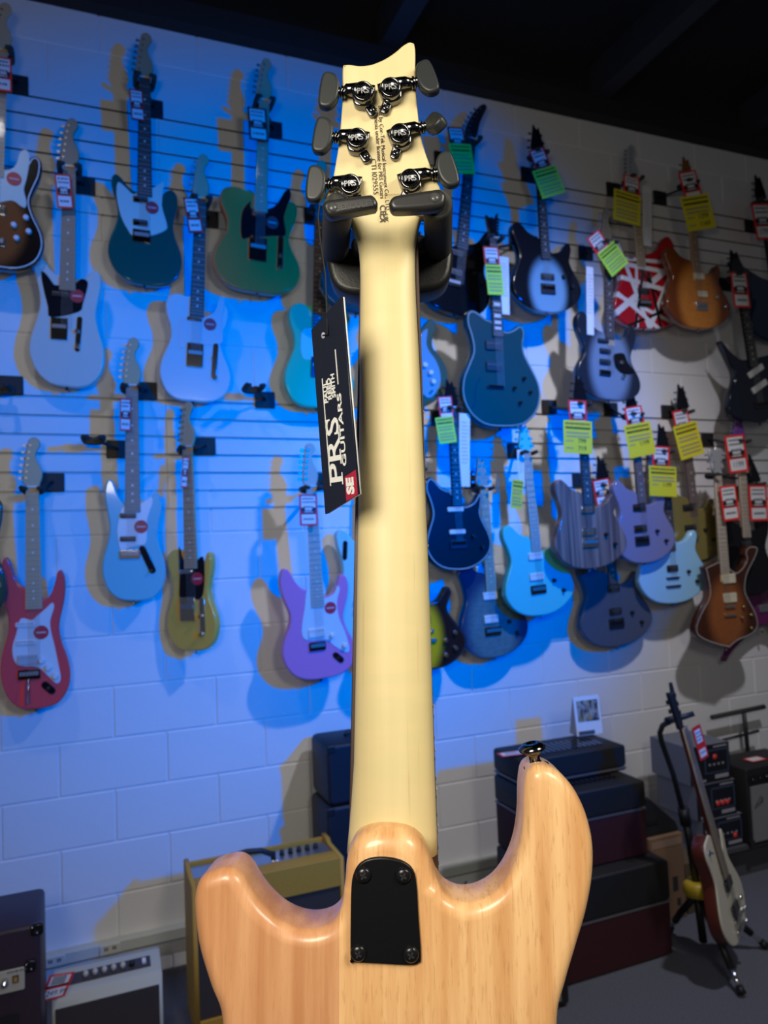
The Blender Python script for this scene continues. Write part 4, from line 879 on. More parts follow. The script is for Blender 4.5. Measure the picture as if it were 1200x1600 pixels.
def tput(b, body, u, v, size, stretch=1, mi=0, bold=0):
    x, z = tt(u, v); b.text(body, size, T((x, -.0004, z)) @ UP @ Rz(rot) @ Matrix.Diagonal((stretch, 1, 1, 1)), mi, .0001, bold)
wl2 = mat('white_print', (.85, .85, .82), .5)
b = MB()
U = W_
def serif_word(b, word, u, v, size, stretch):
    x, z = tt(u, v); M_ = T((x, -.0004, z)) @ UP @ Rz(rot) @ Matrix.Diagonal((stretch, 1, 1, 1)); pen = -size*1.02
    for ch in word:
        vs_, fs2 = text_mesh(ch, size, .0001, size*.012)
        x0 = min(p[0] for p in vs_); x1 = max(p[0] for p in vs_); y0 = min(p[1] for p in vs_); y1 = max(p[1] for p in vs_); wd = x1-x0
        b.add([(p[0]-x0+pen, p[1], p[2]) for p in vs_], fs2, 0, False, M_)
        t_ = size*.05
        def bar(xa, xb, ya, yb2): b.add([(pen+xa, ya, 0), (pen+xb, ya, 0), (pen+xb, yb2, 0), (pen+xa, yb2, 0)], [(0, 1, 2, 3)], 0, False, M_)
        if ch in 'PR':
            bar(-wd*.16, wd*.46, y0-.2*t_, y0+t_); bar(-wd*.16, wd*.2, y1-t_, y1+.2*t_)
            if ch == 'R': bar(wd*.72, wd*1.16, y0-.2*t_, y0+t_)
        else: bar(wd*.86, wd*.97, y1-size*.26, y1); bar(wd*.02, wd*.13, y0, y0+size*.26)
        pen += wd+size*.05
serif_word(b, 'PRS', .44, .35, U*.52, 1.26)
for (u, v, l) in ((.26, .135, .06), (.26, .60, .42),): pass
for tx, u in (('PAUL', .315), ('REED', .435), ('SMITH', .555)): tput(b, tx, u, .615, U*.14, 1.05 if tx != 'SMITH' else .95, 0, U*.004)
tput(b, 'GUITARS', .70, .365, U*.16, 1.75, 0, U*.003)
for u, v0, v1 in ((.235, .17, .70), (.70, .60, .78)):
    a = tt(u, v0); c = tt(u, v1); d_ = Vector((c[0]-a[0], c[1]-a[1])); b.box((0, -.0004, 0), (U*.022, .0002, d_.length), 0, M=T(((a[0]+c[0])/2, 0, (a[1]+c[1])/2)) @ Ry(math.atan2(d_.x, d_.y)))
# serif feet of the large letters
for v in (.20, .235, .305, .352): pass
b.build('lettering', wl2, ht)
b = MB(); p = [tt(.66, .0), tt(.985, .0), tt(.985, .125), tt(.66, .125)]; b.prism(p, -.0004, .0002, 0); rl = b.build('red_panel', mat('crimson_print', (.42, .015, .05), .5), ht)
b = MB(); tput(b, 'SE', .82, .062, U*.26, 1, 0, U*.014); 
b2 = b; b2.v = [(x, y-.0003, z) for x, y, z in b2.v]; b2.build('lettering', wl2, rl)
b = MB(); x, z = tt(.38, .905); b.lathe([(.0022, 0), (.0022, .0006), (.0011, .0006)], (x, -.0003, z), (0, -1, 0), 12); b.build('eyelet', mat('pale_eyelet', (.5, .5, .6), .4), ht)
a0 = TI @ corner(546, 296, .512); a1 = TI @ corner(519, 290, .515); 
b = MB(); pth = [(x, -.001, z)]
for px, py, k in ((512, 522, .500), (511, 500, .503), (508.5, 430, .510), (500, 372, .510), (497, 338, .508), (500, 316, .508), (516, 296, .515), (528, 292, .513), (538, 303, .512), (542, 310, .512), (530, 302, .512), (517, 292, .513)): q = TI @ corner(px, py, k); pth.append(tuple(q))
b.tube(pth, .00055, 6); b.build('string', mat('black_string', (.01, .01, .012), .8), ht)
# ------------------------------------------------------------------ amplifiers on the floor
ox = mat('oxblood_cloth', (.045, .006, .010), .75, bump=.3, bscale=500); tolex = mat('black_tolex', (.014, .014, .015), .6, bump=.4, bscale=300); pipe = mat('silver_piping', (.22, .22, .24), .35, .5)
SC = H/1.45
def stack_amp(label, x0, x1, y0, y1, z0, z1, pz):
    x0, x1, y0, y1, z0, z1 = (v*SC for v in (x0, x1, y0, y1, z0, z1))
    w_, d_, h_ = x1-x0, y1-y0, z1-z0
    t = thing('guitar_amplifier', label, 'amplifier', ((x0+x1)/2, (y0+y1)/2, z0), group='black and oxblood amplifiers in a stepped stack')
    s = h_*pz
    b = MB(); b.box((0, 0, (h_+s)/2+.003), (w_, d_, h_-s-.006), bev=.012); b.build('upper_case', tolex, t)
    b = MB(); b.box((0, 0, s/2), (w_-.006, d_-.006, s-.004), bev=.006); b.build('lower_case', ox, t)
    b = MB(); b.box((0, 0, s), (w_-.001, d_-.001, .007)); b.build('piping', pipe, t)
    b = MB(); b.box((0, -.01, h_-.002), (w_*.72, d_*.55, .006))
    g_ = b.build('top_grille', blackp, t)
    b = MB()
    for i in range(14): b.box((w_*(-.33+.66*i/13), -.01, h_+.002), (.012, d_*.5, .004))
    stuff(b.build('slats', blackg, g_))
    for sx in (-1, 1):
        b = MB(); b.tube([(sx*w_*.3, 0, h_), (sx*w_*.3, 0, h_+.002)], .01, 8); b.build('top_bolt', dkchrome, t)
    return t
H0 = 0
stack_amp('largest black and oxblood amplifier at the bottom of the stepped stack', 1.395, 1.862, 2.102, 2.49, .004, .325, .56)
stack_amp('middle black and oxblood amplifier in the stepped stack', 1.398, 1.832, 2.164, 2.488, .327, .587, .62)
stack_amp('smallest black amplifier head on top of the stepped stack', 1.400, 1.848, 2.279, 2.488, .589, .685, .12)
# price tag lying on the top amp and a photo calendar standing on it
p = atz(806, 1176, .694*SC)
t = thing('price_tag', 'red and white price tag lying on top of the stepped black amplifier stack', 'price tag', M=T((p.x, p.y, .6925*SC)) @ Rz(-.1))
b = MB(); b.box((0, 0, 0), (.15, .055, .0012)); b.build('card', redp, t)
b = MB(); b.box((-.02, 0, .001), (.09, .04, .0008)); b.build('white_panel', cardw, t)
b = MB()
for i in range(3): b.box((-.02, -.012+.012*i, .0018), (.07-.01*i, .004, .0006))
stuff(b.build('print', grayink, t))
p0 = at(922, 1150, 2.44*SC); 
t = thing('photo_calendar', 'small white desk calendar with a dark photograph standing on the amplifier stack', 'calendar', M=T((p0.x, 2.44*SC, .691*SC)) @ Rz(-.05) @ Rx(-.12))
cw, ch = .134, .170
b = MB(); b.box((0, 0, ch/2), (cw, .004, ch)); b.build('sheet', cardw, t)
b = MB(); b.add([(-cw/2, .001, ch), (-cw/2-.002, .055, 0.012), (-cw/2, .001, .0), (cw/2, .001, ch), (cw/2, .055, .012), (cw/2, .001, 0)], [(0, 3, 4, 1), (0, 1, 2), (3, 5, 4)]); b.build('back_support', mat('grey_card', (.5, .5, .52), .6), t)
def photo_mat():
    m = mat('printed_photograph', (.1, .1, .1), .4); q = NB(m); n = q.noise((38, 38, 26), 4, .6); n2 = q.noise((60, 60, 18), 3, .5, seed=(3, 1, 2))
    c = q.mix(q.ramp(n, .4, .62), (.03, .035, .05), (.42, .38, .33)); c = q.mix(q.ramp(n2, .56, .68), c, (.45, .30, .03)); q.l(c, q.b.inputs['Base Color']); return m
b = MB(); b.box((.002, -.0026, ch*.62), (cw*.82, .001, ch*.54)); b.build('photograph', photo_mat(), t)
b = MB(); b.box((-.016, -.0026, ch*.065), (cw*.62, .001, ch*.10)); b.build('dark_strip', mat('strip_grey', (.09, .085, .09), .5), t)

# dark pair of amplifiers behind the neck, against the wall
navy_t = mat('navy_black_tolex', (.010, .012, .02), .55, bump=.3, bscale=300)
for lb, (xa, ya), (xb, yb_), yd in (('dark rounded amplifier cabinet on top of its twin behind the maple neck', (511, 1166), (640, 1262), 2.90), ('dark rounded amplifier cabinet underneath its twin behind the tweed amplifier', (511, 1264), (640, 1345), 2.90)):
    A, B_ = at(xa, ya, yd), at(xb, yb_, yd)
    z0 = at(xa, yb_, yd).z if yb_ < 1300 else 0.0
    t = thing('guitar_amplifier', lb, 'amplifier', ((A.x+B_.x)/2, yd+.12, z0)); w_ = B_.x-A.x; h_ = A.z-z0
    b = MB(); b.box((0, 0, h_/2), (w_, .24, h_), bev=.022); b.build('case', navy_t, t)
    b = MB(); b.box((.07, -.122, h_*.45), (w_-.15, .006, h_*.72), bev=.004); b.build('front_panel', mat('dull_silver_panel', (.3, .3, .33), .45), t)
    for s in (-1, 1):
        b = MB(); b.box((s*(w_/2-.016), -.116, h_-.018), (.034, .012, .034), bev=.008); b.build('corner_guard', blackp, t)
    if z0 > 0:
        b = MB(); b.tube([(-.06, 0, h_), (-.05, 0, h_+.012), (.05, 0, h_+.012), (.06, 0, h_)], .008, 8); b.build('handle', blackp, t)

# tweed amplifier
tw = mat('yellow_tweed', (.56, .29, .03), .6, bump=.4, bscale=420, vary=.18, vscale=260); grl = mat('brown_grille_cloth', (.050, .038, .032), .85, bump=.4, bscale=600, vary=.25, vscale=300)
yd = 2.68; A, B_ = at(299, 1387, yd), at(538, 1349, yd); w_ = B_.x-A.x; h_ = A.z
t = thing('guitar_amplifier', 'yellow tweed combo amplifier with brown grille and black handle', 'amplifier', M=T(((A.x+B_.x)/2, yd, 0)) @ Rz(-.0))
for s in (-1, 1):
    b = MB(); b.prism([(0, 0), (.23, 0), (.23, h_+.012), (.175, h_+.012), (.15, h_), (0, h_)], -.009, .009, .004, M=T((s*(w_/2-.009), 0, 0)) @ Rz(PI/2)); b.build('side_panel', tw, t)
b = MB(); b.box((0, .008, h_*.90), (w_-.034, .018, h_*.20), bev=.004); b.build('front_rail', tw, t)
b = MB(); b.box((0, .008, .03), (w_-.034, .018, .06), bev=.004); b.build('front_rail', tw, t)
b = MB(); b.box((0, .012, h_*.46), (w_-.036, .008, h_*.74)); b.build('grille', grl, t)
b = MB(); b.box((0, .045, h_-.008), (w_-.034, .06, .016), bev=.004); b.box((0, .22, h_*.5), (w_-.034, .016, h_)); b.build('top_panel', tw, t)
b = MB(); b.box((0, .135, h_-.016), (w_-.036, .13, .012)); cp = b.build('control_panel', mat('chrome_panel', (.42, .44, .46), .3, .8), t)
for i in range(6):
    b = MB(); b.lathe([(.010, 0), (.008, .018), (.0, .018)], (w_*(.08+.06*i), .15, h_-.010), (0, 0, 1), 10); b.build('knob', blackp, cp)
b = MB(); b.box((-.09, -.0025, h_*.905), (.11, .004, .020), bev=.004); b.build('badge', mat('dark_badge', (.03, .025, .025), .4), t)
b = MB(); b.tube([(-.17, .075, h_), (-.165, .075, h_+.028), (-.125, .075, h_+.050), (-.07, .075, h_+.056), (-.015, .075, h_+.050), (.025, .075, h_+.028), (.03, .075, h_)], .010, 10); hd_ = b.build('handle', mat('black_leather', (.012, .012, .014), .5), t)
for x in (-.17, .03):
    b = MB(); b.box((x, .075, h_+.004), (.026, .022, .010), bev=.003); b.build('handle_cap', chrome, hd_)

# cream amplifier with its price tag
yd = 2.30*SC; A, B_ = at(80, 1566, yd), at(254, 1528, yd); w_ = B_.x-A.x; h_ = A.z+.012
crt = mat('cream_tolex', (.56, .55, .44), .55, bump=.25, bscale=400)
t = thing('guitar_amplifier', 'small cream combo amplifier with dark control strip and grille', 'amplifier', M=T(((A.x+B_.x)/2, yd, 0)))
b = MB(); sd_ = [(0, 0), (.15, 0), (.15, h_+.012), (.105, h_+.022), (.02, h_), (0, h_-.004)]
b.prism([(-y_, z_) for y_, z_ in sd_], -w_/2, w_/2, .005, M=Rz(-PI/2) @ T((0, 0, 0))); b.build('case', crt, t)
b = MB(); b.box((0, -.003, (h_-.03)/2), (w_-.024, .008, h_-.045)); b.build('grille', grl, t)
an_ = math.atan2(.022, .085)
Mp = T((0, .062, h_+.0115)) @ Rx(an_)
b = MB(); b.box((.0, 0, 0), (w_*.80, .045, .006), M=Mp); cpn = b.build('control_panel', mat('brown_panel', (.06, .045, .04), .5), t)
for i in range(6):
    b = MB(); b.lathe([(.009, 0), (.0085, .012), (.006, .016), (0, .016)], (w_*(-.20+.085*i), -.002, .003), (0, 0, 1), 12, M=Mp); b.build('knob', mat('cream_knob', (.6, .55, .42), .4) if i < 5 else blackp, cpn)
b = MB(); b.box((w_*.34, 0, .006), (.012, .02, .008), M=Mp); b.build('switch', whitep, cpn)
Y = yd-.03; c4 = [at(*p_, Y) for p_ in ((61, 1567), (101, 1556), (117, 1518), (78, 1524))]
pc = sum(c4, Vector())/4
t = thing('price_tag', 'red-bordered price tag reading $249.99 on the small cream amplifier', 'price tag', M=T(pc))
q4 = [(p_.x-pc.x, p_.z-pc.z) for p_ in c4]
b = MB(); b.prism(q4, -.0005, .0005, 0); b.build('card', redp, t)
def qq(u, v):
    a = Vector(q4[0]).lerp(Vector(q4[1]), u); c = Vector(q4[3]).lerp(Vector(q4[2]), u); r_ = a.lerp(c, v); return (r_.x, r_.y)
b = MB(); b.prism([qq(.1, .08), qq(.88, .08), qq(.9, .44), qq(.12, .44)], -.0011, -.0004, 0); b.prism([qq(.1, .56), qq(.88, .56), qq(.9, .93), qq(.1, .93)], -.0011, -.0004, 0); b.build('white_panel', cardw, t)
sk = (Vector(qq(.5, 1))-Vector(qq(.5, 0))); bs = Vector(qq(1, .5))-Vector(qq(0, .5))
Sh = Matrix(((bs.normalized().x, sk.normalized().x, 0, 0), (bs.normalized().y, sk.normalized().y, 0, 0), (0, 0, 1, 0), (0, 0, 0, 1)))
b = MB()
c_ = qq(.48, .26); b.text('$249.99', .022, T((c_[0], -.0013, c_[1])) @ UP @ Sh, ext=.0001)
for v in (.62, .70, .78, .86):
    a, c = qq(.2, v), qq(.75, v); b.prism([a, c, (c[0], c[1]+.0032), (a[0], a[1]+.0032)], -.0014, -.0010, 0)
a, c = qq(.05, .50), qq(.95, .52); b.prism([a, c, (c[0], c[1]+.005), (a[0], a[1]+.005)], -.0012, -.0004, 0)
stuff(b.build('print', inkm, t))

# oxblood combo cut by the picture edge
yd = 2.10*SC; A, B_ = at(-70, 1464, yd), at(62, 1443, yd); w_ = B_.x-A.x; h_ = B_.z
oxt = mat('oxblood_tolex', (.040, .022, .034), .5, bump=.35, bscale=300)
t = thing('guitar_amplifier', 'dark oxblood combo amplifier with cream control plate and metal corners', 'amplifier', M=T(((A.x+B_.x)/2, yd, 0)))
b = MB(); b.box((0, .13, h_/2), (w_, .26, h_), bev=.016); b.build('case', oxt, t)
b = MB(); b.box((-.02, -.003, h_*.33), (w_-.075, .008, h_*.60)); b.build('grille', mat('black_grille_cloth', (.012, .012, .013), .85), t)
a, c = at(-70, 1530, yd), at(38, 1505, yd); cz_ = (at(20, 1530, yd)).z
b = MB(); b.box(((at(-60, 1530, yd).x+at(39, 1530, yd).x)/2-(A.x+B_.x)/2, -.006, cz_), (at(39, 1530, yd).x-at(-60, 1530, yd).x, .006, .062), bev=.004); cpl = b.build('control_plate', mat('cream_plate', (.50, .47, .36), .45), t)
def axp(px, py, dy): p_ = at(px, py, yd); return (p_.x-(A.x+B_.x)/2, dy, p_.z)
b = MB(); b.lathe([(.011, 0), (.010, .014), (.007, .018), (0, .018)], axp(8, 1532, -.009), (0, -1, 0), 16); b.build('knob', chrome, cpl)
b = MB(); b.box(axp(25, 1527, -.010), (.016, .004, .020)); b.box(tuple(Vector(axp(25, 1527, -.0125))), (.009, .003, .012), 1); b.build('power_switch', [mat('brown_frame', (.12, .05, .02), .4), mat('amber_lens', (.45, .28, .1), .3)], cpl)
b = MB(); ax0 = axp(27, 1514, -.0093); scrib(b, 0, .005, .05, .011, 1, 0, y=0, seed=9); b.v = [(x+ax0[0], y+ax0[1], z+ax0[2]) for x, y, z in b.v]; stuff(b.build('lettering', mat('brown_ink', (.12, .1, .07), .6), cpl))
for px, py, nm in ((57, 1448, 'corner_guard'), (48, 1505, 'side_latch')):
    x, y_, z = axp(px, py, -.006); b = MB(); b.box((x+(.002 if py < 1500 else 0), y_+.006, z-.006), (.034 if py < 1500 else .030, .016, .034), bev=.008); o = b.build(nm, blackg, t)
    for k in range(2):
        b = MB(); b.lathe([(.003, 0), (.002, .002), (0, .0022)], (x-.010+.012*k, y_-.003, z+.004-.016*k), (0, -1, 0), 8); b.build('rivet', chrome, o)

# small dark bits on the trunking level, seen between neck and horn
Pp = at(725, 1395, 3.0)
t = thing('cable_coil', 'loose black cable coiled on the floor boxes between the neck and the long horn', 'cable', (Pp.x, 3.0, 0))
b = MB(); pts = [(math.cos(a*.6)*(.055+.0006*a), math.sin(a*.6)*(.055+.0006*a), .008+.0035*a) for a in range(34)]; b.tube(pts, .006, 8); b.build('cable', rubber, t)
b = MB(); b.lathe([(.011, 0), (.011, .035), (.006, .05)], (pts[-1][0], pts[-1][1], pts[-1][2]), (0, -1, .3), 10); b.build('plug', chrome, t)

# carpeted display bench, amplifier boxes and small black amplifier
bench = mat('grey_carpet_cover', (.070, .072, .082), .95, bump=.7, bscale=300, vary=.35, vscale=200)
yb0 = 2.74
bt = at(1120, 1332, yb0).z
t = thing('display_bench', 'low display bench covered in dark grey carpet under the boxes and small amplifier', 'bench', M=T((2.96, yb0+.15, 0)))
xl = at(1082, 1340, yb0).x-2.96
b = MB(); b.box(((xl+.95)/2, 0, bt-.012), (.95-xl, .30, .024), bev=.004); b.build('top', bench, t)
b = MB(); b.box(((xl+.95)/2, .02, (bt-.024)/2), (.95-xl-.02, .26, bt-.024), bev=.004); b.build('base', bench, t)
boxb = mat('grey_blue_box_side', (.17, .18, .22), .6); boxf = mat('box_print_dark', (.010, .012, .02), .45); boxs = mat('box_print_blue', (.05, .07, .13), .45); boxr = mat('box_print_red', (.75, .05, .04), .45); boxl = mat('box_print_pale', (.34, .34, .37), .5)
zt_ = bt
for i, (xa, xb, y1_, y0_, lb, dots) in enumerate(((1100, 1163, 1326, 1277, 'lowest small-amplifier carton on the carpeted bench', [(.78, .35)]), (1090, 1152, 1277, 1222, 'middle small-amplifier carton with a row of red dots', [(.52, .40), (.64, .40), (.76, .40)]), (1079, 1142, 1222, 1162, 'topmost small-amplifier carton with one red dot', [(.62, .66)]))):
    yy = yb0+.02+.01*i
    A, B_ = at(xa, y1_, yy), at(xb, y1_, yy); w_ = B_.x-A.x; h_ = at((xa+xb)/2, y0_, yy).z-at((xa+xb)/2, y1_, yy).z
    t = thing('carton', lb, 'box', M=T(((A.x+B_.x)/2, yy, zt_)), group='small amplifier cartons')
    b = MB(); b.box((0, .13, h_/2), (w_, .26, h_-.001)); b.build('box', boxb, t)
    b = MB(); b.box((0, -.001, h_/2), (w_-.001, .002, h_-.002)); fr = b.build('printed_front', boxf, t)
    b = MB(); b.box((w_*.16, -.0025, h_*.55), (w_*.60, .001, h_*.62)); b.build('picture', boxs, fr)
    b = MB(); b.box((w_*.16, -.0035, h_*.55), (w_*.54, .001, h_*.54)); b.build('picture', boxf, fr)
    b = MB()
    for u, v in dots: b.lathe([(w_*.055, 0), (w_*.055, .001), (0, .001)], (w_*(u-.5), -.0045, h_*v), (0, -1, 0), 14)
    stuff(b.build('red_print', boxr, fr))
    b = MB(); b.box((w_*.27, -.0035, h_*.14), (w_*.34, .001, h_*.10)); b.box((-w_*.40, -.0035, h_*.66), (w_*.10, .001, h_*.12)); b.box((w_*.26, -.0035, h_*.93), (w_*.34, .001, h_*.04)); b.box((-w_*.28, -.0035, h_*.08), (w_*.3, .001, h_*.06))
    for k in range(4): b.box((w_*(-.02+.11*k), -.0045, h_*.47), (w_*.05, .001, h_*.05))
    stuff(b.build('pale_print', boxl, fr)); zt_ += h_
yy = yb0-.02
A, B_ = at(1173, 1321, yy), at(1262, 1301, yy); w_ = B_.x-A.x; h_ = at(1156, 1204, yy).z-bt
t = thing('guitar_amplifier', 'black combo amplifier with silver woven grille at the picture edge', 'amplifier', M=T(((A.x+B_.x)/2, yy, bt)))
b = MB(); b.box((0, .11, h_/2), (w_, .22, h_), bev=.008); b.build('case', tolex, t)
def wv():
    m = mat('silver_woven_grille', (.24, .24, .25), .6); q = NB(m); X = q.xyz()
    a = q.math('SINE', q.math('MULTIPLY', X[0], 900)); c = q.math('SINE', q.math('MULTIPLY', X[2], 1100)); q.l(q.mix(q.ramp(q.math('ADD', a, c), -1.2, 1.2), (.10, .10, .105), (.34, .34, .35)), q.b.inputs['Base Color']); return m
b = MB(); b.box((.004, -.002, h_*.40), (w_-.03, .006, h_*.72)); b.build('grille', wv(), t)
b = MB(); b.box((0, -.002, h_*.86), (w_-.02, .006, h_*.10)); cpl = b.build('control_panel', blackp, t)
for i in range(6):
    b = MB(); b.lathe([(.008, 0), (.006, .01), (0, .01)], (w_*(-.42+.12*i), -.005, h_*.865), (0, -1, 0), 10); b.build('knob', dkchrome, cpl)
b = MB(); b.tube([(-w_*.40, -.006, h_*.48), (-w_*.30, -.006, h_*.62), (-w_*.26, -.006, h_*.60), (-w_*.34, -.006, h_*.50), (-w_*.26, -.006, h_*.56)], .003, 6); b.build('script_badge', mat('dull_badge', (.06, .06, .065), .4), t)
for s in (-1, 1):
    b = MB(); b.box((s*(w_/2-.012), 0, .014), (.026, .012, .028), bev=.004); b.build('corner_guard', dkchrome, t)
Pq = at(1177, 1187, yy+.10)
t = thing('price_tag', 'red-bordered price tag lying on the black amplifier with silver grille', 'price tag', M=T((Pq.x, yy+.09, bt+h_+.004)))
b = MB(); b.box((0, 0, 0), (.10, .06, .0012)); b.build('card', redp, t)
b = MB(); b.box((0, 0, .001), (.078, .045, .0008)); b.build('white_panel', cardw, t)

# small rack stand with a padded rest behind the amplifier
def seg(b, a, c, r, n=8): b.tube([a, c], r, n)
ys_ = 3.12
L_ = [at(1112, 1121, ys_), at(1194, 1104, ys_)]
t = thing('guitar_stand', 'folded black stand with padded cross bar behind the small amplifier', 'stand', M=T((at(1165, 1160, ys_).x, ys_, 0)))
o_ = Vector((at(1165, 1160, ys_).x, ys_, 0))
b = MB(); b.tube([L_[0]-o_, L_[0].lerp(L_[1], .5)-o_, L_[1]-o_], .013, 12); b.build('padded_bar', foam, t)
m_ = at(1162, 1112, ys_)-o_; n_ = at(1166, 1150, ys_)-o_
b = MB(); b.tube([m_, n_, (n_.x+.02, n_.y, .0)], .012, 10); b.build('post', blackp, t)
b = MB(); b.tube([at(1130, 1156, ys_)-o_, at(1185, 1142, ys_)-o_], .008, 8); b.build('cross_brace', blackp, t)
for s in (-1, 1):
    b = MB(); b.tube([(n_.x, n_.y, .25), (n_.x+s*.20, n_.y-.04, .01)], .010, 8); b.build('leg', blackp, t)

# cardboard boxes and black case beside the stepped stack
card = mat('brown_cardboard', (.23, .135, .075), .8, vary=.12, vscale=6)
yk_ = 2.60; A, B_ = at(1021, 1420, yk_), at(1072, 1400, yk_); h_ = at(1060, 1302, yk_).z
t = thing('carton', 'brown cardboard carton beside the stepped black amplifier stack', 'box', M=T(((A.x+B_.x)/2, yk_, 0)))
w_ = B_.x-A.x
b = MB(); b.box((0, .12, h_/2), (w_, .24, h_), bev=.003); b.build('box', card, t)
b = MB(); b.box((0, -.001, h_-.03), (w_*.9, .001, .03)); b.build('packing_tape', mat('pale_tape', (.33, .22, .15), .35), t)
for u_, v_, sx_, sz_ in ((.2, .42, .028, .06), (.28, .2, .02, .03)):
    b = MB(); b.box((w_*u_, -.001, h_*v_), (sx_, .001, sz_)); b.build('printed_mark', mat('dark_carton_print', (.03, .025, .025), .7), t)
yk2 = 2.61; A, B_ = at(1077, 1452, yk2), at(1112, 1440, yk2); h2 = at(1090, 1345, yk2).z
t = thing('carton', 'darker cardboard carton standing behind the guitar stand tripod', 'box', M=T(((A.x+B_.x)/2, yk2, 0)))
b = MB(); b.box((0, .06, h2/2), (B_.x-A.x, .12, h2), bev=.003); b.build('box', mat('dark_cardboard', (.12, .085, .045), .8, vary=.15), t)
b = MB(); b.box((.04, -.001, h2*.5), (.12, .001, h2*.5)); b.build('label_patch', mat('tan_label', (.17, .12, .06), .7), t)
A, B_ = at(1002, 1302, yk_), at(1060, 1302, yk_)
t = thing('instrument_case', 'black wedge-shaped case lying on the cardboard carton', 'case', M=T(((A.x+B_.x)/2, yk_+.02, h_+.001)))
ww = (B_.x-A.x)
b = MB(); b.prism([(-ww*.55, 0), (ww*.62, 0), (ww*.55, .04), (-ww*.15, .165), (-ww*.55, .17)], 0, .20, .006); b.build('case', mat('black_case_cloth', (.010, .010, .011), .7), t)
b = MB(); b.box((-ww*.1, -.002, .06), (ww*.3, .006, .008)); b.build('zip', dkchrome, t)

# small black amplifier whose corner shows beside the mahogany body
yc = 2.1; A, B_ = at(800, 1570, yc), at(894, 1560, yc); h_ = .30; bz = atz(888, 1576, 0)
yc = bz.y; xr = bz.x+.012
t = thing('guitar_amplifier', 'black amplifier with woven grille just visible beside the mahogany body', 'amplifier', M=T((xr-.18, yc, 0)))
b = MB(); b.box((0, .09, .13), (.36, .16, .24), bev=.008); b.build('case', tolex, t)
b = MB(); b.box((-.01, .007, .125), (.31, .006, .19)); b.build('grille', wv(), t)
for s in (-1, 1):
    for y_ in (.03, .15):
        b = MB(); b.lathe([(.014, 0), (.016, .012)], (s*.16, y_, 0), (0, 0, 1), 10); b.build('foot', rubber, t)

# ------------------------------------------------------------------ floor stand with the white guitar
base = atz(1092, 1500, 0); base = Vector((1.93*SC, 2.06*SC, 0))
def fs_(px, py, Y): return at(px, py, Y)-base
t = thing('guitar_stand', 'black tripod guitar stand with yellow clutch beside the stepped stack', 'stand', M=T(base))
Y0 = 2.06*SC
cl_ = fs_(1089, 1388, Y0)
b = MB(); b.tube([cl_, fs_(1077, 1310, Y0), fs_(1072, 1285, Y0)], .0155, 12); b.tube([fs_(1072, 1288, Y0), fs_(1067, 1262, Y0)], .022, 12)
b.build('lower_tube', blackp, t)
b = MB(); b.tube([fs_(1070, 1280, Y0), fs_(1052, 1210, Y0), fs_(1034, 1160, Y0), fs_(1031, 1145, Y0), fs_(1035, 1134, Y0-.01), fs_(1044, 1128, Y0-.02), fs_(1056, 1124, Y0-.03)], .0105, 10); b.build('upper_tube', blackp, t)
b = MB(); b.tube([fs_(1040, 1126, Y0-.02), fs_(1050, 1124, Y0-.03), fs_(1068, 1120, Y0-.05), fs_(1084, 1115, Y0-.07)], [.012, .014, .011, .010], 10); yk3 = b.build('yoke', rubber, t)
b = MB(); b.tube([fs_(1040, 1123, Y0-.02), fs_(1047, 1131, Y0-.04)], .010, 8); b.build('lock_knob', blackg, yk3)
b = MB(); b.lathe([(.046, -.026), (.052, -.016), (.052, .018), (.038, .030)], cl_, (0, 0, 1), 18); b.box((cl_.x+.035, cl_.y-.02, cl_.z), (.035, .03, .032), bev=.006); b.build('clutch', mat('yellow_clutch', (.55, .38, .02), .4), t)
feet = [atz(1160, 1553, .012)-base, atz(1197, 1478, .012)-base, atz(1046, 1452, .012)-base]
for f_ in feet:
    b = MB(); m2 = cl_.lerp(f_, .55); b.tube([cl_-Vector((0, 0, .02)), m2, cl_.lerp(f_, .78)], [.014, .014, .014], 10); b.tube([cl_.lerp(f_, .70), f_], .0095, 8, 1)
    lg = b.build('leg', [blackp, chrome], t)
    b = MB(); b.tube([cl_.lerp(f_, .93), f_], [.014, .016], 10); b.build('rubber_foot', rubber, lg)
b = MB(); b.tube([cl_-Vector((0, 0, .03)), (cl_.x+.015, cl_.y, .05)], .016, 10); b.build('centre_tube', blackp, t)
# white single-cutaway guitar leaning in it, seen nearly edge-on
top = at(1045, 1070, 1.97*SC); bot = at(1156, 1462, 1.90*SC)
ax_ = (top-bot).normalized()
side_n = Vector((.50, -.86, 0)); side_n = (side_n-ax_*side_n.dot(ax_)).normalized()     # direction the front faces
xd = ax_.cross(side_n); xd = -xd if xd.x < 0 else xd                                      # treble side
yv = -side_n
WM = Matrix(((xd.x, yv.x, ax_.x, bot.x), (xd.y, yv.y, ax_.y, bot.y), (xd.z, yv.z, ax_.z, bot.z), (0, 0, 0, 1)))
Lw = (top-bot).length
t = thing('electric_guitar', 'ivory white single-cutaway guitar with brown back standing on the tripod stand', 'guitar', M=WM)
tp, hz = TPL['single']; k = Lw/.98*.001
ol = spline([(x*k*.95, z*k) for x, z in tp], 3); hz *= k
b = MB(); b.prism(ol, -.006, .002, .003, steps=2); b.build('top', sm('ivory_white', (.66, .62, .50), .25, .6), t)
b = MB(); b.prism(ol, .002, .048, .005, steps=2); b.build('body', sm('brown_back', (.10, .02, .012), .3, .6), t)
nz = Lw-.17*k*1000
b = MB(); b.add(*loft([(.021, nz, -.006, .019), (.026, hz+.01, -.006, .023), (.028, hz-.06, -.003, .02)])); b.build('neck', sm('brown_back', (.10, .02, .012), .3, .6), t)
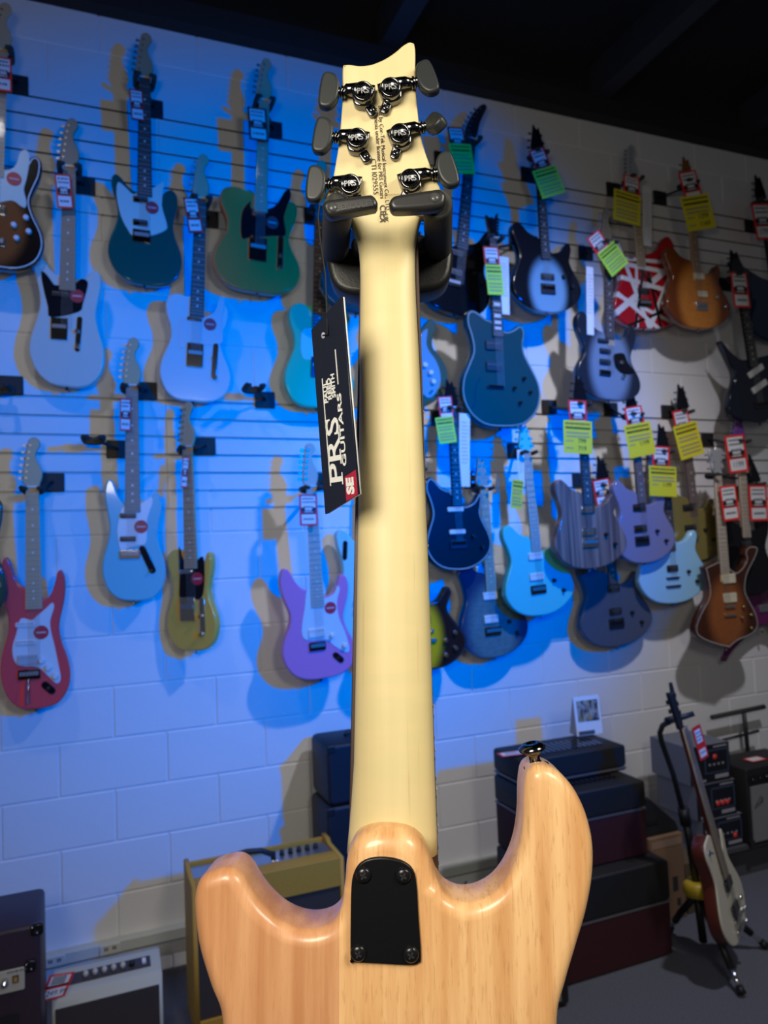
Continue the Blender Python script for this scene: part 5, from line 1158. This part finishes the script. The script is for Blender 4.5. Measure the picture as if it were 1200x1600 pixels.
b = MB(); b.prism([(-.0215, nz), (.0215, nz), (.028, hz-.08), (-.028, hz-.08)], -.016, -.009, .001, steps=1); fb = b.build('fretboard', mat('grey_brown_board', (.30, .25, .2), .5, vary=.1), t)
b = MB()
for i in range(1, 22):
    z = nz-.62*(1-2**(-i/12))
    if z > hz-.07: b.box((0, -.0165, z), (.046, .0012, .002))
stuff(b.build('frets', steel, fb))
b = MB(); b.prism(spline([(x*k, nz+z*k*1.45) for x, z in HEAD['fork'][0]], 3), -.004, .010, .002, steps=1); b.build('headstock', ebony, t)
b = MB()
for s in (-1, 1):
    for i in range(3):
        z = nz+(.045+.035*i)*Lw/.98; b.tube([(s*.024, .006, z), (s*.044, .006, z)], .003, 6); b.box((s*.046, .006, z), (.012, .008, .014))
stuff(b.build('tuning_pegs', dkchrome, t))
for z in (hz-.105, hz-.20):
    b = MB(); b.box((0, -.012, z), (.072, .012, .038), bev=.004); b.build('pickup', dkchrome, t)
for z, w2 in ((hz-.235, .084), (hz-.27, .09)):
    b = MB(); b.box((0, -.013, z), (w2, .012, .014), bev=.004); b.build('bridge', chrome, t)
for x, z in ((.08, hz-.20), (.055, hz-.235), (.095, hz-.25), (.07, hz-.285)):
    b = MB(); b.lathe([(.010, 0), (.009, .012), (.004, .014)], (x, -.006, z), (0, -1, 0), 14); b.build('knob', chrome, t)
b = MB(); b.lathe([(.010, 0), (.010, .003), (.003, .004), (.003, .016)], (-.085, -.006, hz+.05), (0, -1, 0), 14); b.build('toggle_switch', chrome, t)
b = MB()
for i in range(6): b.box(((i/5-.5)*.036, -.0185, (nz+hz-.235)/2), (.0009, .0009, nz-hz+.235))
stuff(b.build('strings', steel, t))
Pt = at(1094, 1160, 1.88*SC); 
t = thing('price_tag', 'long red and white price tag on the neck of the ivory white guitar', 'price tag', M=T(Pt) @ Rz(.05) @ Ry(-.27))
b = MB(); b.prism(rrect(.045, .128, .004), -.0005, .0005, 0); b.build('card', redp, t)
b = MB(); b.box((0, -.0009, .025), (.028, .0006, .05)); b.box((0, -.0009, -.04), (.032, .0006, .03)); b.build('white_panel', cardw, t)
b = MB(); scrib(b, 0, .045, .024, .04, 3, 0, y=-.0015, seed=5); scrib(b, 0, -.03, .024, .015, 1, 0, y=-.0015, seed=6); stuff(b.build('print', grayink, t))
